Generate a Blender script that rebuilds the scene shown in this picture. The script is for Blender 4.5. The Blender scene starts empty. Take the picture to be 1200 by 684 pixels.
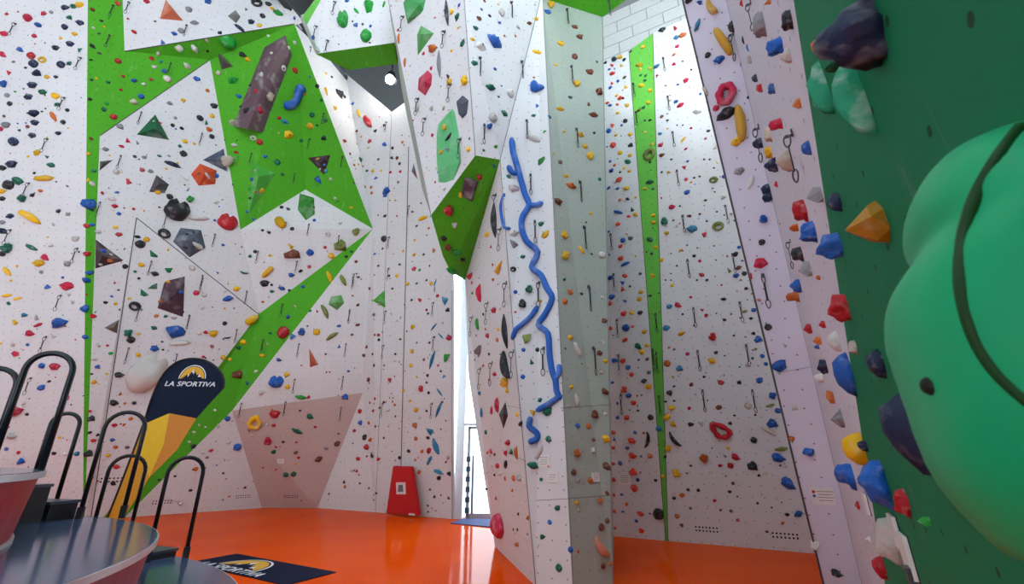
import bpy, bmesh, math, random
from mathutils import Vector, Matrix, noise
from mathutils.bvhtree import BVHTree
random.seed(7)
SC = bpy.context.scene
COL = SC.collection
# ---------------------------------------------------------------- camera
FPX, CAMZ, W, H = 533.0, 1.62, 1200, 684
PITCH = math.atan2(188, FPX)
CP, SP = math.cos(PITCH), math.sin(PITCH)
CAM = Vector((0, 0, CAMZ))
cd = bpy.data.cameras.new('camera'); cam = bpy.data.objects.new('camera', cd); COL.objects.link(cam)
cd.sensor_width = 36; cd.lens = FPX / W * 36; cd.clip_start = 0.05; cd.clip_end = 300
cam.location = CAM; cam.rotation_euler = (math.pi / 2 + PITCH, 0, 0)
cd.dof.use_dof = True; cd.dof.focus_distance = 9; cd.dof.aperture_fstop = 6.0
SC.camera = cam
# ---------------------------------------------------------------- sky, sun, exposure
wd = bpy.data.worlds.new('sky'); SC.world = wd; wd.use_nodes = True
bg = wd.node_tree.nodes['Background']; bg.inputs[0].default_value = (0.74, 0.90, 1.0, 1); bg.inputs[1].default_value = 4.0
sd = bpy.data.lights.new('sun', 'SUN'); sd.energy = 0.6; sd.angle = math.radians(9); sd.color = (1.0, 0.99, 0.97)
sun = bpy.data.objects.new('sun', sd); COL.objects.link(sun)
sun.rotation_euler = Vector((0.40, 0.85, -0.50)).to_track_quat('-Z', 'Y').to_euler(); sun.location = (-6, -4, 16)
vs = SC.view_settings
vs.view_transform = 'Standard'; vs.look = 'None'; vs.gamma = 1; vs.use_curve_mapping = False; vs.exposure = 0.85

# ---------------------------------------------------------------- pixel helpers
def ray(u, v):
    x = (u - 600) / FPX; y = -(v - 342) / FPX
    return Vector((x, CP - y * SP, SP + y * CP))
def D(u, v, Y): r = ray(u, v); return CAM + r * (Y / r.y)
def F(u, v): r = ray(u, v); return CAM - r * (CAMZ / r.z)
def Z(u, v, z): r = ray(u, v); return CAM + r * ((z - CAMZ) / r.z)
def plane(a, b, c):
    n = (b - a).cross(c - a).normalized()
    if n.dot(CAM - a) < 0: n = -n
    return (a.copy(), n)
def R(u, v, P): r = ray(u, v); return CAM + r * ((P[0] - CAM).dot(P[1]) / r.dot(P[1]))
# ---------------------------------------------------------------- materials
def lin(h):
    h = h.lstrip('#'); c = [int(h[i:i + 2], 16) / 255 for i in (0, 2, 4)]
    return tuple(x / 12.92 if x <= .04045 else ((x + .055) / 1.055) ** 2.4 for x in c) + (1,)
MATS = {}
def nt(m): m.use_nodes = True; t = m.node_tree; return t, t.nodes, t.links, t.nodes['Principled BSDF']
def simple(name, hexc, rough=.5, metal=0, emit=0, spec=.5):
    if name in MATS: return MATS[name]
    m = bpy.data.materials.new(name); t, n, l, b = nt(m)
    tc = n.new('ShaderNodeTexCoord'); nz = n.new('ShaderNodeTexNoise'); nz.inputs['Scale'].default_value = 14
    l.new(tc.outputs['Object'], nz.inputs['Vector'])
    mx = n.new('ShaderNodeMixRGB'); mx.blend_type = 'MULTIPLY'; mx.inputs[0].default_value = .18
    mx.inputs[1].default_value = lin(hexc); l.new(nz.outputs['Fac'], mx.inputs[2])
    l.new(mx.outputs[0], b.inputs['Base Color'])
    b.inputs['Roughness'].default_value = rough; b.inputs['Metallic'].default_value = metal
    b.inputs['Specular IOR Level'].default_value = spec
    if emit: b.inputs['Emission Color'].default_value = lin(hexc); b.inputs['Emission Strength'].default_value = emit
    MATS[name] = m; return m
def holdmat(name, hexc, chalk=.3, rough=.55):
    if name in MATS: return MATS[name]
    m = bpy.data.materials.new(name); t, n, l, b = nt(m)
    tc = n.new('ShaderNodeTexCoord'); oi = n.new('ShaderNodeObjectInfo')
    ad = n.new('ShaderNodeVectorMath'); ad.operation = 'MULTIPLY_ADD'; ad.inputs[1].default_value = (1, 1, 1)
    cb = n.new('ShaderNodeCombineXYZ'); ml = n.new('ShaderNodeMath'); ml.operation = 'MULTIPLY'; ml.inputs[1].default_value = 40
    l.new(oi.outputs['Random'], ml.inputs[0]); l.new(ml.outputs[0], cb.inputs[0]); l.new(tc.outputs['Object'], ad.inputs[0]); l.new(cb.outputs[0], ad.inputs[2])
    nz = n.new('ShaderNodeTexNoise'); nz.inputs['Scale'].default_value = 3.2; nz.inputs['Detail'].default_value = 5; l.new(ad.outputs[0], nz.inputs['Vector'])
    rp = n.new('ShaderNodeValToRGB'); rp.color_ramp.elements[0].position = .52; rp.color_ramp.elements[1].position = .82
    l.new(nz.outputs['Fac'], rp.inputs[0])
    mf = n.new('ShaderNodeMath'); mf.operation = 'MULTIPLY'; mf.inputs[1].default_value = chalk; l.new(rp.outputs[0], mf.inputs[0])
    hv = n.new('ShaderNodeHueSaturation'); hv.inputs['Color'].default_value = lin(hexc)
    mr = n.new('ShaderNodeMapRange'); mr.inputs[3].default_value = .68; mr.inputs[4].default_value = 1.02; l.new(oi.outputs['Random'], mr.inputs[0]); l.new(mr.outputs[0], hv.inputs['Value'])
    mx = n.new('ShaderNodeMixRGB'); l.new(mf.outputs[0], mx.inputs[0]); l.new(hv.outputs[0], mx.inputs[1]); mx.inputs[2].default_value = (.72, .72, .72, 1)
    l.new(mx.outputs[0], b.inputs['Base Color']); b.inputs['Roughness'].default_value = rough; b.inputs['Specular IOR Level'].default_value = .3
    bp = n.new('ShaderNodeBump'); bp.inputs['Strength'].default_value = .25; bp.inputs['Distance'].default_value = .05; l.new(nz.outputs['Fac'], bp.inputs['Height']); l.new(bp.outputs[0], b.inputs['Normal'])
    MATS[name] = m; return m
def wallmat(name, hexc, dot='#858280', chalk=.12, grid=.2, rad=.010, rough=.75):
    """painted plywood with a grid of bolt holes (UV in metres), scuffs and chalk"""
    if name in MATS: return MATS[name]
    m = bpy.data.materials.new(name); t, n, l, b = nt(m)
    uv = n.new('ShaderNodeUVMap'); uv.uv_map = 'UVMap'
    sc = n.new('ShaderNodeVectorMath'); sc.operation = 'SCALE'; sc.inputs['Scale'].default_value = 1 / grid; l.new(uv.outputs[0], sc.inputs[0])
    # stagger every second row
    vo = n.new('ShaderNodeTexVoronoi'); vo.voronoi_dimensions = '2D'; vo.inputs['Scale'].default_value = 1; vo.inputs['Randomness'].default_value = .25
    l.new(sc.outputs[0], vo.inputs['Vector'])
    lt = n.new('ShaderNodeMath'); lt.operation = 'LESS_THAN'; lt.inputs[1].default_value = rad / grid; l.new(vo.outputs['Distance'], lt.inputs[0])
    tc = n.new('ShaderNodeTexCoord')
    n1 = n.new('ShaderNodeTexNoise'); n1.inputs['Scale'].default_value = .7; n1.inputs['Detail'].default_value = 6; l.new(uv.outputs[0], n1.inputs['Vector'])
    mp = n.new('ShaderNodeMapping'); mp.inputs['Scale'].default_value = (9, 2.2, 1); l.new(uv.outputs[0], mp.inputs[0])
    n2 = n.new('ShaderNodeTexNoise'); n2.inputs['Scale'].default_value = 1; n2.inputs['Detail'].default_value = 8; n2.inputs['Roughness'].default_value = .7; l.new(mp.outputs[0], n2.inputs['Vector'])
    rp = n.new('ShaderNodeValToRGB'); rp.color_ramp.elements[0].position = .60; rp.color_ramp.elements[1].position = .78; l.new(n2.outputs['Fac'], rp.inputs[0])
    mf = n.new('ShaderNodeMath'); mf.operation = 'MULTIPLY'; mf.inputs[1].default_value = chalk * 2.2; l.new(rp.outputs[0], mf.inputs[0])
    v1 = n.new('ShaderNodeMixRGB'); v1.blend_type = 'MULTIPLY'; v1.inputs[0].default_value = .16; v1.inputs[1].default_value = lin(hexc); l.new(n1.outputs['Fac'], v1.inputs[2])
    mx = n.new('ShaderNodeMixRGB'); l.new(mf.outputs[0], mx.inputs[0]); l.new(v1.outputs[0], mx.inputs[1]); mx.inputs[2].default_value = (.8, .8, .8, 1)
    m2 = n.new('ShaderNodeMixRGB'); l.new(lt.outputs[0], m2.inputs[0]); l.new(mx.outputs[0], m2.inputs[1]); m2.inputs[2].default_value = lin(dot)
    l.new(m2.outputs[0], b.inputs['Base Color']); b.inputs['Roughness'].default_value = rough; b.inputs['Specular IOR Level'].default_value = .25
    MATS[name] = m; return m
HC = dict(r='#c3202c', m='#cf2047', o='#cf6a20', y='#f4bd14', g='#1fa038', G='#0f6b52', b='#1f5fb8', B='#1c2a4c', t='#2f86b0', k='#26282e',
          a='#8e8f94', w='#d9d5cf', n='#7a3f26', p='#5a3346', s='#e8472e', c='#cfc3b0', l='#7f8a3c')
HN = dict(r='red', m='crimson', o='orange', y='yellow', g='green', G='dark teal', b='blue', B='navy', t='light blue', k='black',
          a='grey', w='white', n='brown', p='maroon', s='red-orange', c='cream', l='olive')
def hm(c): return holdmat('hold_' + HN[c].replace(' ', '_').replace('-', '_'), HC[c])
WHITE = wallmat('white_climbing_panel', '#dfdfe0')
LAV = wallmat('lavender_white_panel', '#dcdae8')
GREEN = wallmat('green_climbing_panel', '#50ad22', '#1c4a18', .12)
GREENL = wallmat('light_green_panel', '#6cc24a', '#2c5a28', .10)
GREEND = wallmat('deep_green_panel', '#007c50', '#0a3a20', .06, rad=.009)  # green with the bluish tint of the light put into its colour
PINK_BOUNCE = wallmat('pinkish_grey_panel', '#c9b6b0')  # floor bounce and the shade of a down-facing facet put into the colour
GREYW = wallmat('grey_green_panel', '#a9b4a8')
# ---------------------------------------------------------------- object helpers
def link(o, parent=None):
    COL.objects.link(o)
    if parent: o.parent = parent
    return o
def tag(o, label=None, cat=None, group=None, kind=None):
    if label: o['label'] = label
    if cat: o['category'] = cat
    if group: o['group'] = group
    if kind: o['kind'] = kind
    return o
def meshobj(name, bm, mat=None, parent=None, smooth=False):
    me = bpy.data.meshes.new(name); bm.normal_update(); bm.to_mesh(me); bm.free()
    if mat: me.materials.append(mat)
    if smooth:
        for p in me.polygons: p.use_smooth = True
    return link(bpy.data.objects.new(name, me), parent)
def empty(name, loc=(0, 0, 0)):
    o = bpy.data.objects.new(name, None); o.location = loc; o.empty_display_size = .1; return link(o)
def box(bm, c, s, M=None):
    g = bmesh.ops.create_cube(bm, size=1)['verts']
    for v in g:
        v.co = Vector((v.co.x * s[0] + c[0], v.co.y * s[1] + c[1], v.co.z * s[2] + c[2]))
        if M: v.co = M @ v.co
    return g
def tube(bm, pts, rads, seg=8, closed=False):
    n = len(pts); rings = []
    if not hasattr(rads, '__len__'): rads = [rads] * n
    up = None
    for i, p in enumerate(pts):
        a = pts[i - 1] if (i > 0 or closed) else pts[i]; b = pts[(i + 1) % n] if (i < n - 1 or closed) else pts[i]
        d = (b - a).normalized()
        if up is None:
            up = d.orthogonal().normalized()
        up = (up - d * up.dot(d)).normalized(); sd_ = d.cross(up)
        rings.append([bm.verts.new(p + (up * math.cos(2 * math.pi * k / seg) + sd_ * math.sin(2 * math.pi * k / seg)) * rads[i]) for k in range(seg)])
    m = n if closed else n - 1
    for i in range(m):
        A, B = rings[i], rings[(i + 1) % n]
        for k in range(seg): bm.faces.new((A[k], A[(k + 1) % seg], B[(k + 1) % seg], B[k]))
    if not closed:
        bm.faces.new(rings[0][::-1]); bm.faces.new(rings[-1])
def smoothpath(pts, k=4):
    out = []
    n = len(pts)
    for i in range(n - 1):
        p0, p1, p2, p3 = pts[max(i - 1, 0)], pts[i], pts[i + 1], pts[min(i + 2, n - 1)]
        for j in range(k):
            t = j / k
            out.append(.5 * ((2 * p1) + (p2 - p0) * t + (2 * p0 - 5 * p1 + 4 * p2 - p3) * t * t + (3 * p1 - p0 - 3 * p2 + p3) * t ** 3))
    out.append(pts[-1]); return out
# ---------------------------------------------------------------- walls made of panels
BV, BF, BID = [], [], []
PANELS = {}
def wall(name):
    o = empty(name); tag(o, kind='structure'); return o
def panel(w, key, pts, mat, thick=.1, cast=True, hint=None):
    """pts: world points of one facet; becomes a slab behind that face"""
    pts = [Vector(p) for p in pts]
    n = Vector((0, 0, 0))
    for i in range(len(pts)): n += (pts[i] - pts[0]).cross(pts[(i + 1) % len(pts)] - pts[0])
    n.normalize(); c = sum(pts, Vector()) / len(pts)
    want = hint if hint else (CAM - c)
    if n.dot(want) < 0: n = -n; pts = pts[::-1]
    ux = Vector((0, 0, 1)).cross(n)
    ux = ux.normalized() if ux.length > .05 else Vector((1, 0, 0))
    uy = n.cross(ux)
    bm = bmesh.new(); uvl = bm.loops.layers.uv.new('UVMap')
    f = [bm.verts.new(p) for p in pts]; b = [bm.verts.new(p - n * thick) for p in pts]
    fs = [bm.faces.new(f), bm.faces.new(b[::-1])]
    for i in range(len(f)): fs.append(bm.faces.new((f[i], b[i], b[(i + 1) % len(f)], f[(i + 1) % len(f)])))
    bmesh.ops.triangulate(bm, faces=[fs[0], fs[1]])
    for fc in bm.faces:
        for lp in fc.loops: lp[uvl].uv = (lp.vert.co.dot(ux), lp.vert.co.dot(uy))
    fr = set(f)
    if cast:
        base = len(BV); idx = {v: base + i for i, v in enumerate(f)}; BV.extend(v.co.copy() for v in f)
        for fc in bm.faces:
            if all(v in fr for v in fc.verts): BF.append([idx[v] for v in fc.verts]); BID.append(key)
    o = meshobj('panel', bm, mat, w); PANELS[key] = o
    return o
def seam(w, pts, width=.02, mat=None, lift=.004):
    bm = bmesh.new()
    pts = [Vector(p) for p in pts]
    pts = [p + (CAM - p).normalized() * lift for p in pts]
    tube(bm, pts, width / 2, 4)
    meshobj('seam', bm, mat or simple('seam_dark', '#5a5654', .8), w)

# ---- floor
FLOORM = bpy.data.materials.new('orange_poured_floor'); t_, n_, l_, b_ = nt(FLOORM)
tc = n_.new('ShaderNodeTexCoord'); nz = n_.new('ShaderNodeTexNoise'); nz.inputs['Scale'].default_value = .8; nz.inputs['Detail'].default_value = 7
l_.new(tc.outputs['Object'], nz.inputs['Vector'])
cr = n_.new('ShaderNodeValToRGB'); cr.color_ramp.elements[0].position = .3; cr.color_ramp.elements[1].position = .75
cr.color_ramp.elements[0].color = lin('#ee4c05'); cr.color_ramp.elements[1].color = lin('#f45a0a'); l_.new(nz.outputs['Fac'], cr.inputs[0]); l_.new(cr.outputs[0], b_.inputs['Base Color'])
mr = n_.new('ShaderNodeMapRange'); mr.inputs[3].default_value = .05; mr.inputs[4].default_value = .14; l_.new(nz.outputs['Fac'], mr.inputs[0]); l_.new(mr.outputs[0], b_.inputs['Roughness'])
df_ = n_.new('ShaderNodeBsdfDiffuse'); l_.new(cr.outputs[0], df_.inputs[0]); gs_ = n_.new('ShaderNodeBsdfGlossy'); l_.new(mr.outputs[0], gs_.inputs['Roughness'])
lw_n = n_.new('ShaderNodeLayerWeight'); pw_ = n_.new('ShaderNodeMath'); pw_.operation = 'POWER'; pw_.inputs[1].default_value = 5; l_.new(lw_n.outputs['Facing'], pw_.inputs[0])
ma_ = n_.new('ShaderNodeMath'); ma_.operation = 'MULTIPLY_ADD'; ma_.inputs[1].default_value = .30; ma_.inputs[2].default_value = .02; l_.new(pw_.outputs[0], ma_.inputs[0])
mxs = n_.new('ShaderNodeMixShader'); l_.new(ma_.outputs[0], mxs.inputs[0]); l_.new(df_.outputs[0], mxs.inputs[1]); l_.new(gs_.outputs[0], mxs.inputs[2]); l_.new(mxs.outputs[0], n_['Material Output'].inputs[0])
bm = bmesh.new(); box(bm, (-2, 6, -.1), (30, 22, .2)); fl = tag(meshobj('floor', bm, FLOORM), 'glossy orange poured floor of the climbing hall', 'floor', kind='structure')

# ---- left wall and the green stripe
a0 = F(97, 611); T0 = D(103, 0, 8.3)
LB = plane(a0, F(307, 595), T0)
e_cr = (T0 - a0).normalized()
a0l = a0 + Vector((-3.2, -.55, 0))
LW = plane(a0, T0, a0l)
wl = wall('wall_left')
top_t = 14.2 / e_cr.z
panel(wl, 'LW', [a0, a0 + e_cr * top_t, a0l + e_cr * top_t, a0l], WHITE)
panel(wl, 'LW2', [a0l, a0l + e_cr * top_t, a0l + e_cr * top_t + Vector((-4, -3, 0)), a0l + Vector((-4, -3, 0))], WHITE)
# ---- star wall
wb = wall('wall_back_left')
L = lambda u, v: R(u, v, LB)
V1, V2, V3, V4, V5, V6 = L(117, 159), L(146, 60), L(246, 70), L(282, 269), L(160, 255), L(303, 368)
V10 = L(272, 481); V7 = D(358, 222, 12.75); S = D(437, 268, 13.2); V12 = D(345, 28, 10.3)
V9 = D(425, 460, 14.5); cF = F(307, 595); dF = F(372, 595); bF = F(119, 609); gF = F(106, 610); aF2 = F(99, 611)
T1 = L(142, -50); T0x = a0 + e_cr * top_t
panel(wb, 'stripe', [a0, aF2, V1, V2, T1, T0x], GREEN)
panel(wb, 'band', [V1, V3, V12, V2], GREEN)
panel(wb, 'star', [V3, V4, V7, S, V12], GREEN)
panel(wb, 'topw', [T1, V2, V12, D(356, 24, 10.2), D(318, -3, 9.9), D(296, -50, 9.3)], WHITE)
panel(wb, 'lw1', [V1, V5, V6, V4, V3], WHITE)
panel(wb, 'lw2', [V1, aF2, gF, V5], WHITE)
panel(wb, 'lw3', [V5, gF, bF, V6], WHITE)
panel(wb, 'mid', [V4, V6, S, V7], WHITE)
armE = F(146, 606)
panel(wb, 'arm', [V6, bF, armE, V10, S], GREEN)
panel(wb, 'low', [V10, armE, cF], WHITE)
panel(wb, 'rwd', [V10, S, V9], WHITE)
panel(wb, 'pink', [V10, cF, dF, V9], PINK_BOUNCE)
for q in ([V5, V6], [V5, gF], [V6, D(336, 268, 13.0) * .5 + V7 * .5], [V1, V3], [V2, V12]): seam(wb, q, .022)
# ---- back wall beside the glass door
wbk = wall('wall_back')
gM = F(440, 600); fF = F(530, 608)
D1 = plane(dF, gM, S); K1 = R(459, 131, D1)
D2 = plane(gM, fF, K1)
panel(wbk, 'D1', [S, V9, dF, gM, K1, R(405, 86, D1), R(378, 70, D1), V12], WHITE)
panel(wbk, 'D2', [gM, fF, R(530, 335, D2), R(516, 90, D2), K1], WHITE)
seam(wbk, [R(470, 545, D2), R(479, 172, D2)], .03)
seam(wbk, [R(530, 340, D2), fF], .05, simple('edge_trim', '#a9a9aa', .5))
seam(wbk, [gM, K1], .012)
# ---- central pillar
wp = wall('wall_pillar')
pl, pm, pr, pR = F(580, 640), F(628, 687), F(672, 696), F(718, 686)
pA = D(600, 370, 6.68); pB = D(586, 187, 6.5); pT = D(633, 0, 6.53); pT2 = D(636, -2, 6.53); pRT = D(706, 20, 6.9)
olB = D(545, 328, 9.2); lfM = D(549, 440, 9.3); n1b = D(557, 182, 6.4); n1tip = D(505, 252, 7.5); n1t = D(544, 0, 5.6)
N1 = plane(n1t, n1b, n1tip); n1L = R(455, 0, N1)
up_ = lambda a, b, k: b + (b - a) * k
panel(wp, 'LF', [pB, pA, pm, pl, lfM, olB], WHITE, .015)
panel(wp, 'N3', [pT2, pr, pm, pA, pB, pT], WHITE)
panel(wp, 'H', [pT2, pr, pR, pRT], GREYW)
panel(wp, 'N2', [n1t, n1b, pB, pT, up_(pB, pT, .18), up_(n1b, n1t, .2)], WHITE)
panel(wp, 'N1', [n1L, n1tip, n1b, n1t, up_(n1b, n1t, .2), up_(n1tip, n1L, .2)], WHITE, .01)
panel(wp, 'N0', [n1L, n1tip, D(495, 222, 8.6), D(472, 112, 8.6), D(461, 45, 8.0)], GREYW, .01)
olC = D(528, 318, 8.7); olD = D(519, 300, 8.3)
panel(wp, 'olive', [n1b, pB, olB, olC, olD, n1tip], GREEN)
# hidden backs of the pillar
bk1 = Vector((1.9, 9.6, 0)); up10 = Vector((0, 0, 10))
panel(wp, 'pb1', [pR, bk1, bk1 + up10, pRT], GREYW, .01, cast=False, hint=Vector((1, 0, 0)))
panel(wp, 'pb2', [pl + Vector((.3, .1, 0)), bk1, bk1 + up10, olB + Vector((.9, .2, 4.5)), olB + Vector((.5, .1, 0)), lfM + Vector((.4, .1, 0))], GREYW, .01, cast=False, hint=Vector((0, 1, 0)))
for q in ([n1t, n1b], [pT, pB], [pB, pA, pm], [pT2, pr], [pRT, pR], [n1L, n1tip]): seam(wp, q, .018, simple('corner_seam', '#8c8a88', .7))
N3P = plane(pr, pm, pT2); HP = plane(pr, pR, pRT); LFP = plane(pm, pl, pB)
seam(wp, [R(615, 587, N3P), R(667, 584, N3P)], .008); seam(wp, [R(667, 584, HP), R(716, 580, HP)], .008)
seam(wp, [R(657, 478, HP), R(714, 474, HP)], .008)
for u0, v0, u1, v1 in ((572, 520, 616, 540), (560, 470, 611, 478)): seam(wp, [R(u0, v0, LFP), R(u1, v1, LFP)], .006)
# ---- overhanging box under the ceiling and the green soffit
wo = wall('wall_overhang')
e1, e2, e3, e4 = D(370, 63, 7.8), D(462, 50, 7.5), D(466, 75, 8.1), D(408, 82, 8.3)
eL, eT, eR = D(358, 32, 7.72), D(384, -14, 7.3), D(470, -14, 7.2)
panel(wo, 'box', [e1, e2, eR, eT, eL], WHITE)
panel(wo, 'boxu', [e1, e2, e3, e4], GREEN)
eB = D(352, 22, 7.9); panel(wo, 'boxl', [eL, eT, D(379, -14, 7.6), eB], GREENL, .03)
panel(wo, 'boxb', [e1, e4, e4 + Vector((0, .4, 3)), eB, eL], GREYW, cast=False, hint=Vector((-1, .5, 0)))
z10 = pRT.z
panel(wo, 'soffit', [pRT, Z(742, -6, z10), Z(742, -160, z10), Z(600, -160, z10), pT2.lerp(pT2, 1)], GREEN)
# ---- right back wall
wr = wall('wall_back_right')
j0, j1 = F(718, 628), F(950, 648)
jd = (j1 - j0).normalized(); jn = Vector((jd.y, -jd.x, 0)); jn = jn if jn.y < 0 else -jn
lean = (Vector((0, 0, 1)) + jn * math.tan(math.radians(8))).normalized()
JP = (j0, (jd.cross(lean)).normalized())
J = lambda u, v: R(u, v, JP)
jf = lambda u: R(u, 0, (j0, jd.cross(Vector((0, 0, 1)))))   # pixel column -> base line
def jbase(u):
    # floor point on the base line under pixel column u near the floor
    v = 628 + (u - 718) * 20 / 232; p = F(u, v); return j0 + jd * (p - j0).dot(jd)
jl0 = j0 - jd * 2.2; jlT = J(700, 74) - jd * 2.2
panel(wr, 'J1', [jl0, jbase(780), J(737, 60), J(700, 74), jlT], WHITE)
panel(wr, 'JS', [jbase(780), jbase(783), J(765, 39), J(737, 60)], GREENL)
panel(wr, 'J2', [jbase(783), jbase(950) + jd * 2.5, J(805, 21) + jd * 2.5 - Vector((0, 0, 0)), J(805, 21), J(765, 39)], WHITE)
for q in ([jbase(780), J(737, 60)], [jbase(783), J(765, 39)]): seam(wr, q, .015)
# ---- masonry behind its top
wm = wall('wall_masonry')
MORT = simple('mortar', '#8f918e', .9); BLK = simple('painted_block', '#d3d6d2', .8)
m0 = Vector((j0.x, j0.y, 0)) - jn * .15 - jd * 3
mM = Matrix(((jd.x, -jn.x, 0, m0.x), (jd.y, -jn.y, 0, m0.y), (0, 0, 1, 0), (0, 0, 0, 1)))
mlean = Matrix.Rotation(0, 4, 'X')
bm = bmesh.new(); box(bm, (6, .2, 12.0), (14, .2, 9)); mo = meshobj('backing', bm, MORT, wm); mo.matrix_local = mM
bm = bmesh.new(); box(bm, (0, 0, 0), (.85, .06, .40)); bmesh.ops.bevel(bm, geom=bm.edges[:], offset=.008, segments=1, affect='EDGES')
blk = None
for r_ in range(12):
    for c_ in range(13):
        x_ = c_ * .865 + (.43 if r_ % 2 else 0) + .2; z_ = 9.4 + r_ * .415
        if blk is None: blk = meshobj('block', bm, BLK, wm); o = blk
        else: o = blk.copy(); link(o); o.parent = wm
        o.matrix_local = mM @ Matrix.Translation((x_, .075 + random.uniform(-.004, .004), z_))
# ---- right wall: frontal facet, grazing strip, green part
wk = wall('wall_right')
kE0, kF0 = D(965, 684, 5.85), D(1010, 684, 5.65)
kF1 = D(851, 0, 4.05)
KP = plane(kE0, kF0, kF1); kE1 = R(800, 0, KP)
NEARP = CAM + ray(1100, 400) * .80
LP = plane(kF0, kF1, NEARP)
kd0 = lambda a, b, z: a + (b - a) * ((z - a.z) / (b.z - a.z))
kEf, kEt = kd0(kE0, kE1, 0), kd0(kE0, kE1, 7.8)
kFf, kFt = kd0(kF0, kF1, 0), kd0(kF0, kF1, 7.8)
gE0, gE1 = R(1037, 684, LP), R(930, 0, LP)
gEf, gEt = kd0(gE0, gE1, 0), kd0(gE0, gE1, 7.8)
panel(wk, 'K', [kEf, kFf, kFt, kEt], LAV, .012)
panel(wk, 'KS', [kFf, gEf, gEt, kFt], LAV)
ldir = (kF0 - NEARP); ldir.z = 0; ldir.normalize()
lf = gEf - ldir * 6; lt = gEt - ldir * 6
nL = LP[1]; lt = lt - nL * (lt - LP[0]).dot(nL); lf = lf - nL * (lf - LP[0]).dot(nL)
panel(wk, 'L', [gEf, lf, lt, gEt], GREEND)
panel(wk, 'Kr', [kEf, kEt, kEt + Vector((2.6, 2.2, 0)), kEf + Vector((2.6, 2.2, 0))], LAV, .01, cast=False, hint=Vector((-.6, .8, 0)))
seam(wk, [kEf, kEt], .022); seam(wk, [kFf, kFt], .006, simple('corner_seam', '#8c8a88', .7))
seam(wk, [R(910, 437, KP), R(953, 429, KP)], .004)
# ---- ceiling
bm = bmesh.new(); box(bm, (-3, 13.2, 15.0), (24, 9, .2))
tag(meshobj('ceiling', bm, simple('dark_ceiling', '#1a1b1e', .9)), 'dark grey hall ceiling above the climbing walls', 'ceiling', kind='structure')
for k, (p, q) in enumerate(((Vector((-11, 9.6, 14.6)), Vector((4, 10.4, 14.6))), (Vector((-11, 11.6, 14.6)), Vector((4, 12.2, 14.6))), (Vector((-7, 9, 14.3)), Vector((-5.5, 15, 14.3))))):
    bm = bmesh.new(); tube(bm, [p, q], .14, 8); meshobj('trim_%d' % (k + 1), bm, simple('steel_beam', '#4a4c50', .5, .6))['kind'] = 'structure'
ROOFM = simple('pale_roof', '#d9dadb', .9)
bm = bmesh.new()
for x0, x1, y0, y1 in ((-18, 9, -1, 8.7), (-18, 9, -9, -5.5), (-18, -6, -5.5, -1), (6.5, 9, -5.5, -1)):
    box(bm, ((x0 + x1) / 2, (y0 + y1) / 2, 15.6), (x1 - x0, y1 - y0, .2))
tag(meshobj('ceiling', bm, ROOFM), 'pale roof around the skylight over the front of the hall', 'ceiling', kind='structure')  # unseen roof, added to hold back sky light and aim it through the gap
wf = wall('wall_front')  # unseen enclosure added to limit the light entering the hall
panel(wf, 'front', [Vector((-18, -9, 0)), Vector((9, -9, 0)), Vector((9, -9, 1.0)), Vector((-18, -9, 1.0))], WHITE, cast=False)
panel(wf, 'front2', [Vector((-18, -9, 11)), Vector((9, -9, 11)), Vector((9, -9, 15.6)), Vector((-18, -9, 15.6))], WHITE, cast=False)
panel(wf, 'side_r', [Vector((9, -9, 0)), Vector((9, 13.6, 0)), Vector((9, 13.6, 15.6)), Vector((9, -9, 15.6))], WHITE, cast=False)  # added out of view to block light from the right
panel(wf, 'front3', [Vector((-18, -9, 1.0)), Vector((-4.5, -9, 1.0)), Vector((-4.5, -9, 11)), Vector((-18, -9, 11))], WHITE, cast=False)  # added out of view to dim the left wall
panel(wf, 'side', [Vector((-18, -9, 0)), Vector((-18, 10.5, 0)), Vector((-18, 10.5, 15.6)), Vector((-18, -9, 15.6))], WHITE, cast=False)
# ---- wall behind the glazing beside the door
wg = wall('wall_end')
panel(wg, 'end', [Vector((1.2, 13.6, 0)), Vector((9, 13.6, 0)), Vector((9, 13.6, 14)), Vector((1.2, 13.6, 14))], WHITE, cast=False)

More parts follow.
